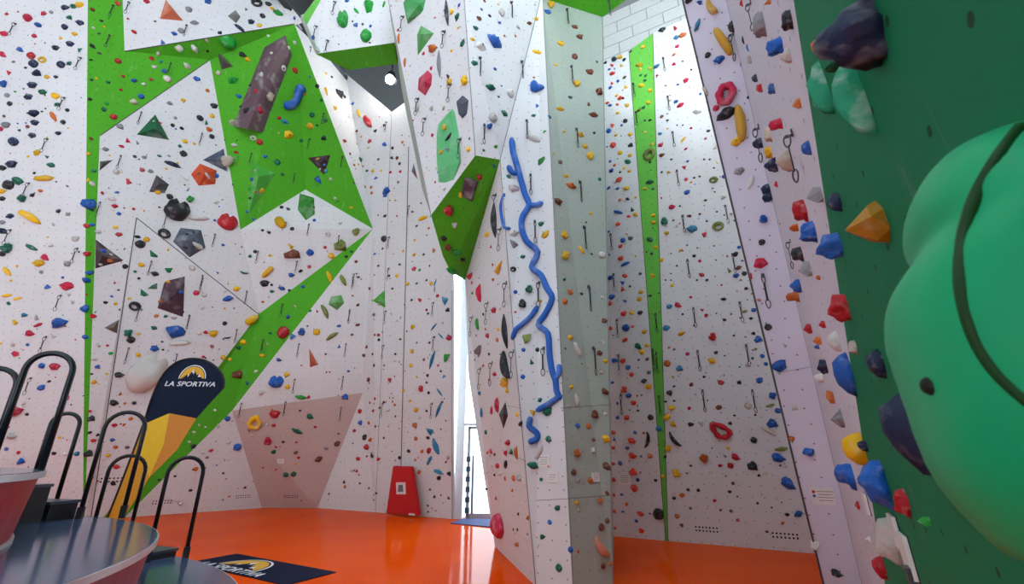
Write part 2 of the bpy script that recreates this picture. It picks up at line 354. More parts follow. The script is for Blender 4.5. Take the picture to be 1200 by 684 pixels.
TREE = BVHTree.FromPolygons(BV, BF)
def hit(u, v, only=None):
    r = ray(u, v).normalized()
    o = CAM.copy(); best = None
    for _ in range(6):
        loc, nrm, i, dist = TREE.ray_cast(o, r)
        if loc is None: return None
        if only is None or BID[i] in only:
            if nrm.dot(r) > 0: nrm = -nrm
            return loc, nrm, BID[i]
        o = loc + r * .002
    return None
def depth(p): return (p - CAM).dot(Vector((0, CP, SP)))
def frame(p, n, rot=0):
    y = Vector((0, 0, 1)) - n * n.z
    if y.length < .15: y = Vector((0, -1, 0)) - n * (-n.y)
    y.normalize(); x = y.cross(n)
    M = Matrix((( x.x, y.x, n.x, p.x), (x.y, y.y, n.y, p.y), (x.z, y.z, n.z, p.z), (0, 0, 0, 1)))
    return M @ Matrix.Rotation(rot, 4, 'Z')
PLACE = dict(LW='on pale wall beyond the green stripe', LW2='on pale wall beyond the green stripe', stripe='on the tall narrow green stripe', band='on the green band',
  star='on the big green star', topw='on white panel above the green band', lw1='on white facet beside the green star', lw2='on white strip alongside green stripe',
  lw3='on the white facet above the flag', mid='on the white facet below the star', arm='on the slanting green arm', low='on white facet below the green arm',
  rwd='on facet between arm and pink trapezoid', pink='on the pinkish trapezoid panel', D1='on white wall under the ceiling lamp', D2='on narrow wall beside the glass door',
  LF='on pillar face towards the glass door', N3='on pillar face with the blue tufas', H='on the shaded grey-green pillar face', N2='on grey wedge facet of the pillar',
  N1='on white overhanging nose of the pillar', N0='on grey return of the pillar nose', olive='on green underside of the pillar nose', box='on white box under the ceiling', boxu='on green underside of the ceiling box',
  J1='on white panel between pillar and stripe', JS='on the light green tapering stripe', J2='on white panel with the red ring', K='on lavender wall with the banana holds', KS='on white strip beside deep green wall', L='on the deep green wall',
  soffit='on the green soffit', boxl='on the ceiling box')
# ---------------------------------------------------------------- hold shapes (unit size, wall plane = XY, out = +Z)
def blob(seed, sx, sy, sz, lump=.25, dent=0, sub=2):
    bm = bmesh.new(); bmesh.ops.create_icosphere(bm, subdivisions=sub, radius=.5)
    o = Vector((seed * 7.3, seed * 3.1, seed))
    for v in bm.verts:
        d = v.co.normalized(); k = 1 + lump * noise.noise(d * 1.6 + o) * 1.6
        c = d * .5 * k
        if dent and d.y > .1 and d.z > 0: c -= Vector((0, dent * d.y, dent * .7 * d.z)) * .5
        v.co = Vector((c.x * sx, c.y * sy, max(c.z, -.04) * 2 * sz))
    return bm
def chip(seed, sx, sy, sz, n=5):
    rr = random.Random(seed); bm = bmesh.new(); pts = []
    for k in range(n):
        a = 2 * math.pi * (k + rr.uniform(-.25, .25)) / n; r = rr.uniform(.4, .55)
        pts.append(Vector((math.cos(a) * r * sx, math.sin(a) * r * sy, -.03)))
    tp = []
    ox, oy = rr.uniform(-.12, .12), rr.uniform(-.16, .02)
    for k in range(3):
        a = 2 * math.pi * k / 3 + rr.uniform(0, 2); tp.append(Vector((ox + math.cos(a) * .16 * sx, oy + math.sin(a) * .14 * sy, sz * rr.uniform(.8, 1))))
    for p in pts + tp: bm.verts.new(p)
    r_ = bmesh.ops.convex_hull(bm, input=bm.verts[:])
    bmesh.ops.bevel(bm, geom=bm.edges[:], offset=.035, segments=1, affect='EDGES')
    return bm
def lumps(seed, k=4):
    rr = random.Random(seed); bm = bmesh.new()
    for i in range(k):
        a = 2 * math.pi * i / k + rr.uniform(-.3, .3); r = .24 if i else 0
        g = bmesh.ops.create_icosphere(bm, subdivisions=1, radius=rr.uniform(.2, .29))['verts']
        for v in g:
            v.co += Vector((math.cos(a) * r, math.sin(a) * r * .8, .12)); v.co.z = max(v.co.z * 1.2, -.03)
    return bm
def ringb(seed, r=.36, th=.15):
    bm = bmesh.new(); pts = []
    for k in range(14):
        a = 2 * math.pi * k / 14; pts.append(Vector((math.cos(a) * r * 1.05, math.sin(a) * r * .85, th * .55)))
    tube(bm, pts, [th * (1 + .3 * math.sin(2 * math.pi * k / 14 + seed)) for k in range(14)], 8, True)
    return bm
def crescent(seed, arc=2.2, th=.12):
    bm = bmesh.new(); pts = []; rad = []; n = 9
    for k in range(n):
        t = k / (n - 1) - .5; a = t * arc
        pts.append(Vector((math.sin(a) * .5 / math.sin(arc / 2), .18 - math.cos(a) * .3 + .1, th * .6))); rad.append(th * (.25 + .75 * math.cos(t * math.pi)))
    tube(bm, pts, rad, 8); return bm
def lens(seed, w=.16, h=.10):
    bm = bmesh.new(); n = 9
    pts = [Vector((-.5 + k / (n - 1), 0, 0)) for k in range(n)]
    tube(bm, pts, [.02 + .5 * w * math.sin(math.pi * k / (n - 1)) for k in range(n)], 6)
    for v in bm.verts: v.co.z = max(v.co.z, -.02) * h / w * 2
    return bm
SHAPES = {}
def addshape(k, bms, smooth):
    out = []
    for i, bm in enumerate(bms):
        me = bpy.data.meshes.new('hold_' + k); bm.normal_update(); bm.to_mesh(me); bm.free()
        me.materials.append(None)
        if smooth:
            for p in me.polygons: p.use_smooth = True
        out.append(me)
    SHAPES[k] = out
addshape('j', [blob(s, 1.05, .8, .42, .35, .30) for s in range(5)], True)
addshape('c', [chip(s + 20, 1.05, .85, .40, 5 + s % 2) for s in range(6)], False)
addshape('d', [blob(s + 40, 1, .95, .42, .12, 0) for s in range(3)], True)
addshape('u', [lumps(s + 5, 4 + s % 2) for s in range(4)], True)
addshape('l', [blob(s + 60, 1.1, .40, .26, .25, 0) for s in range(3)], True)
addshape('o', [ringb(s) for s in range(2)], True)
addshape('e', [crescent(s) for s in range(2)], True)
addshape('s', [lens(s) for s in range(1)], False)
addshape('v', [chip(s + 90, 1.0, 1.1, .32, 3) for s in range(4)], False)
addshape('q', [blob(s + 70, 1.0, .95, .42, .38, 0, 3) for s in range(4)], True)
addshape('h', [blob(s + 30, 1.0, .98, .42, .10, .42, 3) for s in range(2)], True)
addshape('f', [blob(s + 80, 1.0, .95, .42, .35, 0, 1) for s in range(4)], False)
SHN = dict(h='scooped', q='lumpy', f='faceted', j='scooped', c='faceted', d='domed', u='knobbly', l='elongated', o='ring-shaped', e='crescent', s='thin blade-like', v='triangular wedge')
BOLT = None
def boltmesh():
    global BOLT
    bm = bmesh.new(); bmesh.ops.create_cone(bm, segments=8, radius1=.06, radius2=.05, depth=.05, cap_ends=True)
    BOLT = bpy.data.meshes.new('bolt'); bm.to_mesh(BOLT); bm.free(); BOLT.materials.append(simple('bolt_steel', '#3a3a3c', .4, .8))
boltmesh()
HOLDS = []   # (px size, ...)
def parse(ox, oy, txt, only=None, sc=3.0):
    for tk in txt.split(';'):
        q = tk.split()
        if len(q) < 4: continue
        x, y, c, s = float(q[0]), float(q[1]), q[2], float(q[3])
        kind, rot = None, None
        if len(q) > 4:
            kind = q[4][0]; rot = float(q[4][1:]) if len(q[4]) > 1 else None
        h = hit(ox + x / sc, oy + y / sc, only)
        if h is None: continue
        HOLDS.append((s / sc, h[0], h[1], h[2], c, kind, rot))
# ---------------------------------------------------------------- hold positions read off the photograph (x y colour size [shape rotation])
parse(0, 0, """25 49 r 12;98 63 m 30;153 48 m 24;180 43 a 14;228 26 B 26;258 22 G 20;280 17 y 26;135 88 b 22;15 118 m 30;120 126 m 22;246 62 G 18;281 80 B 24;228 95 B 22;
262 119 y 18;213 135 y 14;246 154 B 24;195 168 k 22;282 176 G 24;70 174 b 22;158 150 a 10;8 191 m 24;110 196 r 28;148 211 y 26 o;48 217 n 10;118 224 B 32;215 227 B 28;242 223 G 24;90 238 k 12;
30 254 r 22;132 257 B 28;166 270 y 22;196 270 k 14;18 296 b 34;113 299 B 28;150 323 G 30;25 335 a 18;53 322 g 8;100 340 B 32;195 337 y 26;34 364 k 18;83 312 a 8;118 398 B 32;202 367 G 18;14 408 n 14;
148 392 k 8;187 409 o 36 l-60;237 387 k 14;122 431 B 24;222 429 k 18;20 439 a 26;97 445 n 14;2 453 m 18;112 476 B 28;69 458 k 10;205 468 B 18;48 498 B 34;130 537 y 30;165 550 G 20;99 550 y 10;40 577 B 32;
180 580 G 24;8 590 k 22;120 608 k 14;62 636 G 32;30 650 k 38;155 627 y 56 l5;143 670 o 14;5 672 y 26;237 654 a 12;198 639 k 8""", ('LW', 'LW2'))
parse(0, 0, """415 12 r 18;325 33 n 14;356 73 k 14;328 98 w 12;366 93 y 10;348 118 k 12;325 162 k 18;350 187 k 12;415 214 r 20;320 210 k 10;339 275 y 10;322 281 k 10;380 289 G 12;316 348 k 12;434 268 r 12;424 315 r 14;
365 384 G 16;400 410 r 22;375 363 g 14;471 283 b 20;533 205 r 20;556 189 w 16;567 217 t 18;543 235 w 16;579 250 b 18;532 280 r 20;506 296 w 14;588 277 w 26;630 170 w 26;685 172 w 26;657 231 w 24;496 338 b 20;472 358 c 24;
320 487 n 12;310 540 y 14;330 600 G 20;312 632 y 18;325 645 w 20;515 5 m 22;545 75 k 10;472 112 r 16;450 66 r 10;612 118 b 18;571 148 b 22;637 108 a 22;665 33 a 22;684 80 a 22;
690 275 b 22;597 363 a 20;645 352 y 14;583 392 y 8;703 415 k 16;616 414 a 12;640 452 k 14;424 445 a 22;450 494 m 24;428 514 m 14;370 524 a 24;483 500 a 18;474 550 k 12;507 553 a 14;561 548 G 12;595 548 a 10;
652 497 y 18;634 513 G 16;684 505 y 12;647 540 k 22;607 577 B 42 l0;585 593 y 12;624 572 y 10;500 597 r 16;530 602 a 20;409 604 w 20;453 638 m 30;412 676 b 12;360 678 r 12;650 628 w 24 e;663 660 w 12;
555 675 y 18;690 605 a 18""")
parse(0, 228, """82 14 G 32;8 14 k 24;112 2 k 22;205 58 k 20;238 69 a 22;36 75 B 24;187 101 w 22;105 77 y 68 l-28;10 127 B 26;8 97 a 18;32 190 G 46;110 186 G 38 l;169 149 y 8;8 208 k 22;180 177 w 18;158 220 m 26;
137 240 y 32;265 155 w 24;237 243 a 22;60 251 y 12;25 270 y 36 l-50;145 272 a 14;38 302 y 12;220 291 b 12;168 326 b 28;236 320 m 38;24 355 y 30 l;62 366 y 26 l;30 382 G 18;240 349 w 22;255 377 w 20;207 450 b 48;
85 423 t 20;130 430 w 28;53 445 y 30;134 458 m 28 l;104 487 m 28;190 496 w 26;53 560 m 28;45 527 w 16;97 527 b 12;147 601 b 22;193 604 m 30;265 510 r 8;2 523 y 12;145 678 b 24;173 656 k 12""", ('LW', 'LW2'))
parse(0, 228, """316 35 b 46;304 110 r 22;323 105 b 20;306 208 r 20;314 274 b 22;303 300 b 24;302 401 b 34;300 500 b 24;304 350 r 8""", ('stripe', 'LW'))
parse(0, 228, """395 15 w 20;403 40 r 18;418 67 b 14;437 47 r 8;470 50 r 10;506 56 y 10;560 44 k 8;597 7 k 22;668 16 g 30 u;345 130 w 22;405 114 y 20;418 140 r 22;515 157 y 20;484 148 k 16;493 174 k 32;576 138 k 38 o;592 194 y 14;
544 278 k 22;497 247 y 18;475 270 G 10;488 294 k 10;403 309 m 12;417 335 k 10;393 357 b 12;371 379 k 12;406 383 y 12;455 365 y 14;440 252 k 18;327 427 r 18;473 393 k 36 o;550 426 o 18;582 428 G 16;541 468 G 18;
450 486 G 34;460 510 k 26;487 490 y 12;570 517 k 8;573 545 k 10;543 541 b 24;487 563 y 20;389 558 g 16;378 530 m 12;344 529 w 14;333 577 w 20;344 605 b 16;322 630 k 12;330 658 y 16;376 630 y 10;418 633 k 26;520 580 k 14;
550 628 o 12;690 345 m 20;676 258 w 20;713 352 w 14;700 486 w 20;610 430 w 18;616 480 b 56;632 520 w 52 l15;590 548 w 12;505 650 k 10;470 668 k 12""")
parse(0, 456, """82 48 w 24;50 76 m 48;95 88 k 12;233 31 m 28;28 133 r 14;40 163 w 30;23 210 b 14;65 223 r 18;76 252 b 24;197 110 t 30;207 65 t 16;210 170 y 12;190 225 k 14;230 226 w 16;270 226 t 18""", ('LW', 'LW2'))
parse(0, 456, """400 48 k 24;423 16 o 16;440 50 o 14;472 48 k 14;322 103 k 24;316 77 r 14;303 125 w 20;316 152 k 12;328 180 r 16;345 160 k 12;402 126 r 16;437 125 o 16;460 103 o 14;395 178 b 14;407 203 o 18;447 204 k 14;
380 232 y 14;313 226 k 28;410 272 r 20;398 330 k 18;323 312 n 12;312 345 G 10;680 200 k 16;615 305 k 10;560 318 k 12;688 280 o 16;670 355 n 14;635 403 w 10""", ('lw2', 'lw3', 'low', 'arm'))
parse(200, 0, """130 5 b 30;265 32 G 14;63 33 a 22;283 77 B 28;243 99 B 34 l;312 89 y 16;323 56 k 20;343 14 k 20;357 30 y 16;379 46 g 28;435 64 b 16;172 115 k 20;303 12 k 36 o;142 104 w 12;36 107 a 20;
343 125 w 14;437 150 w 18;128 142 c 14;168 257 c 18;252 192 k 24;270 208 y 18;437 247 r 26;490 267 b 14;380 415 r 20;402 427 t 26;497 404 G 20;490 443 y 32;543 423 G 16;415 474 y 40;460 494 G 18;540 485 k 20;
290 486 w 20 o;313 499 r 22;332 550 b 16;223 510 w 18;230 535 r 14;375 570 G 22;563 630 w 14;392 612 G 14;530 352 G 16;515 302 k 16;217 430 c 28;240 338 b 22;247 375 k 12;283 630 b 14;280 665 g 16;
92 277 b 24;45 352 y 14;130 318 o 14;153 372 k 22;102 415 k 22 o;126 430 G 22;147 408 y 18;135 455 o 18;145 480 k 18;52 497 y 18;45 540 k 24;33 513 G 12;7 440 k 14;200 572 c 56 u;38 450 k 12;
545 600 t 16;660 620 y 10;515 440 k 10;470 330 r 12;130 180 k 10""", ('topw', 'band', 'star', 'lw1'))
parse(200, 0, "500 133 b 18;652 88 b 18;702 92 b 16;620 3 b 18;570 128 b 8;652 38 g 26 l-50;675 85 k 10;640 75 k 8;590 155 k 8;700 150 k 8;460 100 k 8", ('box',))
parse(200, 0, """545 320 y 30 l-70;590 328 k 34;577 380 y 26;640 364 b 16;662 398 y 32 l-70;693 428 r 58 l-62;545 258 y 14;565 270 k 14;610 340 k 14;655 335 y 10;700 298 b 16;710 320 n 16;700 495 r 16;668 562 G 22;660 578 y 14;
655 507 y 10;630 545 r 8;682 655 o 16;608 500 y 14;627 412 w 10;695 520 y 12;712 600 y 14;690 600 n 10""", ('D1', 'star'))
parse(200, 228, """160 25 w 26;100 82 w 50 l20;155 90 b 12;390 44 k 14;413 50 k 14;427 120 k 16;322 125 k 14;347 134 k 14;290 85 b 18;270 60 b 14;500 45 n 16;505 90 b 12;578 13 w 14;635 45 y 12;552 139 w 20 o;595 100 w 20;655 132 l 34;
600 180 l 46;543 185 r 12;490 203 b 26;566 215 y 26;421 178 y 30 v;350 215 y 18;297 200 k 14;279 217 G 16;258 275 G 28 e;330 312 k 28;424 282 b 20;391 329 b 20;457 268 k 14;487 253 r 14;417 337 k 14;356 340 G 14;355 317 k 10;
323 377 o 14;233 330 y 28;192 340 w 16;202 365 b 28;164 273 b 14;184 177 b 10;75 257 w 22;118 352 w 18;110 396 w 16;90 345 m 18;190 400 y 8;255 518 y 26;190 452 k 16;123 484 m 18;97 487 w 14;150 488 y 26;199 503 k 22 e;
145 533 r 14;185 572 y 18;207 579 y 14;240 538 G 16;558 288 y 38 l-65;635 200 G 14;617 218 k 12;465 323 b 14;412 430 b 22;350 487 G 14;340 524 c 14;322 565 y 18;437 392 c 14;300 620 w 16;237 632 n 36;270 662 b 18;
430 500 b 30;465 482 b 34 u;513 482 y 26;567 497 l 40 l40;543 410 l 44 l-60;605 300 l 40 l-60;592 461 b 14;592 533 b 16;380 580 b 16;408 632 y 24;410 677 y 26;515 408 r 14;490 408 g 14;638 493 n 16;658 457 n 14;
658 388 n 16;660 290 n 14;652 235 n 12;680 565 n 14;710 560 n 14;697 650 n 18;640 355 o 10;115 570 m 14;460 600 r 8;545 560 k 8;625 620 b 10""")
parse(200, 456, """200 103 b 20;168 127 w 24;80 200 k 18;235 203 b 28 d;320 10 w 26;357 72 o 18;366 87 r 32;458 28 g 36 l;484 28 m 18;490 95 G 24;445 147 G 36 l;347 180 m 36;362 127 r 14;340 125 w 12;455 75 k 8;508 132 r 10;590 155 G 14;547 208 a 18;
585 192 n 26;520 245 n 24;615 27 b 24;286 162 w 16;275 143 G 14;204 187 w 14;142 215 r 14;128 240 n 14;113 222 w 12;395 185 k 14;370 203 m 10;385 202 r 8;362 220 G 16;440 222 n 14;450 240 r 14;442 186 r 8;405 300 G 20 d;
432 298 G 20 d;325 275 o 8;370 282 m 8;440 262 y 10;112 262 c 12;70 355 k 14;85 280 n 14;185 295 k 10;196 315 o 8;206 376 o 8;262 345 k 10;35 403 w 12;458 390 n 10;666 77 r 18;668 118 b 20;697 118 o 14;645 145 r 14;
682 165 k 18;703 175 o 16;690 203 r 22;660 243 r 16;707 233 k 14;655 287 r 12;610 325 k 10;613 342 o 12;557 367 k 8;697 347 k 8;690 235 k 10;645 285 n 10;665 330 r 8;155 73 w 12;100 125 w 14;122 133 w 10;82 150 w 12;65 185 w 12""")
parse(400, 0, """150 15 g 22 l70""", ('box',))
parse(400, 0, """10 495 r 16;152 507 b 20;122 627 b 20;100 495 r 18;120 460 k 14;105 658 o 12;107 678 o 12;55 460 n 12;100 300 b 16;122 328 r 20;140 345 n 12;95 470 w 10;178 555 k 14;196 555 n 14;173 605 r 12;208 603 r 12;160 670 b 34;200 640 n 12;
180 520 k 12;205 575 k 12;70 480 y 12;45 580 o 12;130 560 k 10;150 440 k 10;90 600 G 12;30 540 n 10;140 600 y 10;185 660 r 10;215 500 o 12""", ('D1', 'D2'))
parse(400, 0, """200 105 m 14;202 137 o 30 l75;224 220 o 28 l70;258 62 r 14;276 38 r 20;283 10 w 16;280 148 c 16;290 188 m 14;323 170 o 38;316 240 m 14;388 42 y 22;414 18 b 14;408 60 G 24;410 98 y 14;388 178 y 14;426 152 G 26;380 288 y 28;436 285 y 40 u;
270 378 w 36 u;320 382 c 24 u;253 422 m 14;360 380 c 22;367 447 y 28 u;378 482 a 44 l60;372 522 a 34 v;350 535 y 18;320 475 m 14;340 605 b 14;335 590 w 14;330 640 m 12;300 588 c 12;447 525 y 20;450 487 G 12;330 62 m 8;363 665 c 14;
420 490 m 10;375 265 p 26 v;345 560 G 10;372 45 k 96 s82;345 225 a 96 s78""", ('N1',))
parse(400, 0, """563 46 w 32;484 65 n 20;555 80 b 14;538 145 b 60 j0;490 163 w 56 c;462 138 y 16;472 99 G 20;552 15 y 12;521 56 k 12;573 126 o 10;612 127 o 16;493 33 b 12;503 3 n 16;660 82 n 18;623 98 w 26 v;683 67 y 24;468 222 G 28;540 242 b 18;
523 307 G 32;563 302 b 8;553 340 B 10;593 327 w 36 d;532 413 w 40 d;573 398 G 28;523 447 b 28 u;500 527 G 14;543 515 g 14;688 184 y 36 l;687 371 b 20;675 406 G 22;677 272 o 10;675 485 w 54 l-35;680 17 w 12;715 463 g 20;
703 565 g 32;588 620 G 22;605 660 w 38""", ('N2', 'N3'))
parse(400, 0, "538 582 b 22;485 622 r 28 u", ('olive',))
parse(400, 228, """57 460 n 16;37 493 n 16;115 422 n 14;83 453 k 8;58 388 n 16;118 210 b 18;153 75 k 14;155 3 b 18;95 270 n 12;103 200 o 14;150 155 k 26;256 260 m 24;275 265 g 16;258 160 y 14;217 198 y 14;256 211 y 14;195 285 y 16;233 313 y 16;275 367 r 26;
250 465 y 24;247 370 k 12;338 356 m 18;305 418 k 10;316 312 y 16;375 405 k 18;380 503 m 26;248 550 y 18;245 600 y 20;280 680 r 22;303 635 k 12;130 493 r 12;117 493 n 12;90 535 n 14;115 600 n 16;170 650 r 24;95 650 n 18;65 663 n 16;
132 510 k 12;208 432 w 14;287 83 y 38 l5;318 42 r 20;307 118 o 14;300 142 g 12;325 195 o 22;80 370 k 10;130 385 w 12;168 285 k 10;207 508 k 10;265 312 G 10;300 405 r 10;195 75 r 10;170 20 n 10;75 40 k 10;205 245 k 10;145 190 n 12;130 250 n 10;
100 330 n 12;180 330 k 10;180 420 w 10;230 480 k 8;190 560 k 10;150 600 G 10;60 570 n 10;190 20 y 10;280 30 G 10;250 60 n 10;265 110 k 10;345 110 m 10;290 210 k 10;310 250 k 10;355 450 w 10;300 300 n 10;350 620 k 12;340 545 w 10;265 520 k 10;
290 580 n 10;310 520 k 10;340 600 m 10;300 660 G 12;265 640 y 12""", ('D1', 'D2'))
parse(400, 228, "363 370 t 40 v;330 310 t 30 s60;328 333 t 24 s80;325 465 t 38 s40;350 497 t 34 s-45;320 580 t 70 s65;362 640 t 20 v;372 573 g 46 v", ('D2',))
parse(400, 456, "345 10 t 40 s-50;343 70 t 66 s60;312 145 t 44 v;333 200 t 52 l-70;310 250 t 34 l50;342 290 t 38 l-15", ('D2',))
parse(400, 228, "383 52 r 52;400 107 w 32 v;360 153 k 22;378 182 n 38 u;405 203 g 34;428 228 k 22;388 268 g 52 l0;423 335 m 38", ('olive',))
parse(400, 228, """527 183 m 14;515 140 y 22;535 298 o 16;533 245 m 16;558 255 y 54 v;485 185 o 10;455 285 m 28;462 345 g 18;487 347 m 54 l75;590 75 o 18;610 10 w 34;537 405 m 26;480 455 g 38 l80;475 495 G 14;507 470 o 18;515 495 m 20;552 470 y 22;
550 510 o 18;487 547 a 32;583 660 y 40;540 630 m 20;593 355 y 16;445 240 b 18;460 310 m 14;540 90 k 130 s85;578 480 k 124 s83;583 605 k 104 e-75;500 420 k 12;520 560 k 12;560 400 w 14;470 580 k 12;500 600 r 12;520 650 o 12;560 560 G 12""", ('LF',))
parse(400, 228, """605 133 w 44;607 172 a 48 v;702 103 G 22;717 140 y 32;637 218 G 24;603 263 k 22 o;612 342 b 16 d;663 334 G 36 u;640 383 k 40 u;682 380 w 22;700 373 y 14;655 505 l 54 v;640 545 b 16 d;690 545 k 18 d;670 588 G 28;638 640 b 18 d;612 412 o 10""", ('N3',))
parse(400, 456, """118 32 r 14;100 47 r 14;112 75 r 16;65 77 r 18;67 117 b 20;46 145 r 16;82 170 k 20;103 177 o 18;90 203 r 22;150 45 n 12;180 43 r 10;165 75 c 24 e;188 55 o 10;135 65 k 10;167 128 w 12;150 170 k 10;155 202 w 14;110 235 k 14;107 225 k 10;
60 243 r 16;130 245 r 18;55 287 r 12;45 285 n 10;62 300 r 8;10 327 k 10;13 342 o 12;65 330 n 10;97 347 k 8;123 365 k 10;280 3 r 18;243 42 y 18;263 72 y 20;260 127 o 22;262 173 o 16;284 217 o 18;308 216 r 28;260 248 o 14;237 217 k 18;273 290 o 22;
257 305 o 14;300 75 k 10;305 170 k 14;270 240 m 8;375 240 w 22;368 255 r 10;380 297 k 18;343 312 k 18;312 352 k 12;328 377 k 12;350 372 r 8;304 408 k 10;332 427 k 8;377 382 n 12;305 430 k 8;190 250 r 10;205 240 k 14;218 5 y 14;307 12 k 12;
275 100 w 12;355 45 k 10;367 110 n 10;350 140 k 8;170 30 n 8;40 190 k 8;120 130 n 10;190 95 k 8;30 60 k 8""", ('D1', 'D2'))
parse(400, 456, """487 12 t 22;585 5 y 22;625 20 b 18;550 55 m 48 l60;530 75 m 28 l70;495 82 t 32 l80;510 150 G 18;560 180 y 10;620 88 y 22;632 120 k 22;588 187 m 28;528 215 m 24;515 222 o 18;540 228 G 14;580 222 m 26;600 220 G 22;617 222 o 40 l80;580 265 k 26 o;
533 265 w 18;550 268 m 22;515 290 w 22;560 295 w 26;577 313 r 16;607 312 o 22;602 355 o 18;540 300 k 14;527 342 y 12;545 383 r 14;553 387 w 12;623 438 k 16;533 498 o 14;605 492 k 12;620 493 k 12;620 545 o 20;657 452 o 20;655 508 b 12;
533 460 k 14;510 350 k 10;628 312 w 30""", ('LF',))
parse(580, 456, """157 38 G 26;132 80 y 30;185 78 G 36;188 175 G 32;158 220 w 50 l60;135 267 G 34;162 317 G 18;220 417 G 22;192 467 b 24;167 518 G 22;152 550 w 20;266 563 b 22;225 627 G 28;190 270 r 14""", ('N3',))
parse(580, 456, """287 37 w 40 l-75;257 57 c 14;353 88 n 38;388 87 c 20;387 8 n 28;290 128 b 24;328 130 o 30;348 177 n 20;390 173 y 34;288 222 o 34;345 213 w 30 v;276 292 n 24;290 318 a 24;335 320 o 30;392 270 n 32;395 365 n 20;368 390 o 26;287 398 y 18;
295 425 c 14;395 462 n 20;373 484 n 26;293 570 o 12;380 620 n 22;405 612 o 24""", ('H',))
parse(580, 456, """455 3 s 24;470 22 b 24;430 48 b 16;487 48 s 20;500 22 o 12;515 20 G 10;474 72 b 12;503 75 k 10;430 100 b 20;462 100 s 28;492 152 b 18;420 175 b 20;480 180 s 26;415 152 s 20;465 207 b 18;414 205 s 20;483 233 s 28;513 235 b 12;
523 153 o 14;547 98 k 22;545 235 o 24;440 260 b 16;415 262 s 18;487 290 s 28;502 318 b 14;417 317 s 18;490 347 s 28;565 320 k 12;445 370 b 14;418 372 s 16;463 404 s 18;450 430 b 10;420 428 s 14;512 437 s 22;497 463 b 16;422 488 s 14;
515 497 s 24;545 437 k 10;575 138 t 22;590 305 y 14;538 178 k 56 e75;575 438 k 42 d""", ('J1', 'JS', 'J2'))
parse(580, 456, """620 65 y 24;605 97 y 26;625 122 y 24;613 208 y 30 u;640 293 y 36 u;630 178 k 60 e-55;615 13 k 22;630 40 k 10;683 67 m 16;688 123 k 20;600 43 k 10;598 237 k 12;657 372 o 18;630 383 k 12;680 353 k 10;640 445 o 22;657 478 n 14;688 418 n 12;
688 268 k 10;713 355 k 10""", ('J2', 'JS'))
parse(580, 0, """200 20 y 40 u;185 42 b 24;280 95 n 22;298 130 n 24;232 153 y 28;280 200 n 24;214 228 y 12;234 222 y 12;333 253 n 28;358 217 G 14;290 298 y 34 u;365 325 n 34 u;265 342 k 16;330 367 n 22;229 383 y 24;346 404 n 28;243 462 y 14;300 474 y 34;
349 467 k 14;317 515 y 22;335 550 y 34 u;208 540 y 14;228 570 n 26;249 618 y 18;268 653 o 32;368 630 G 14;192 410 t 20""", ('H',))
parse(580, 0, """388 220 k 12;419 208 B 20;440 200 y 20;454 210 k 18;410 228 s 22;444 230 y 18;402 243 b 14;420 240 b 12;412 258 s 20;412 292 s 20;405 308 b 18;432 285 b 12;455 272 k 14;459 305 y 20;440 345 s 20;395 362 s 16;405 370 b 14;428 335 y 16;
450 345 k 12;430 367 s 14;465 370 y 16;432 397 y 16;412 440 s 22;400 460 b 20;445 440 b 12;458 425 k 18;475 472 y 16;425 475 y 12;415 510 s 24;395 515 b 12;478 510 k 20;440 537 y 18;475 545 y 16;405 567 b 14;420 580 s 16;467 568 G 28;455 590 y 16;
408 600 b 24;435 632 s 24;440 605 k 10;472 602 y 16;400 660 b 14;430 663 b 14;462 662 y 20;520 165 y 18;508 228 y 22;510 243 y 18;515 300 y 24;545 240 y 14;512 265 G 12;530 265 G 12;527 282 G 12;478 180 k 14;540 360 y 16;522 378 G 14;545 318 y 16;
505 388 n 14;527 423 k 12;545 422 k 12;529 465 y 16;543 545 l 46 o60;552 507 y 14;545 640 G 24;545 570 k 10;528 663 y 14;555 663 G 14;587 105 k 24;633 97 r 26 v;660 123 o 30;637 132 t 18;640 163 m 20;568 233 t 20;629 192 o 12;570 265 m 12;630 225 m 14;
671 283 m 26;643 297 b 12;636 357 b 20;652 369 m 22;615 352 c 10;605 400 k 8;586 410 n 18;606 423 k 10;662 490 y 22 l40;581 510 m 26;586 545 n 20;671 523 m 12;664 588 m 20;677 567 b 10;610 605 y 14;586 605 k 10;580 470 t 14;675 675 b 26;672 630 m 14;
712 392 w 26;700 625 k 10;660 215 k 10;690 245 k 8;600 300 c 10;640 440 k 8;620 560 k 8""", ('J1', 'JS', 'J2'))
parse(580, 228, """222 25 n 32;338 66 y 16;320 97 n 12;245 142 y 40 u;303 194 y 32 l-50;245 215 y 40 u;340 208 G 12;375 212 w 28;244 297 G 14;264 342 o 26;246 375 o 32;304 348 k 14;378 362 w 18;385 443 n 28;264 502 y 28;378 517 w 30;288 543 w 50 l-65;
368 556 n 28;388 585 y 20;305 594 o 12;268 675 y 24;375 625 c 14;247 540 G 12""", ('H',))
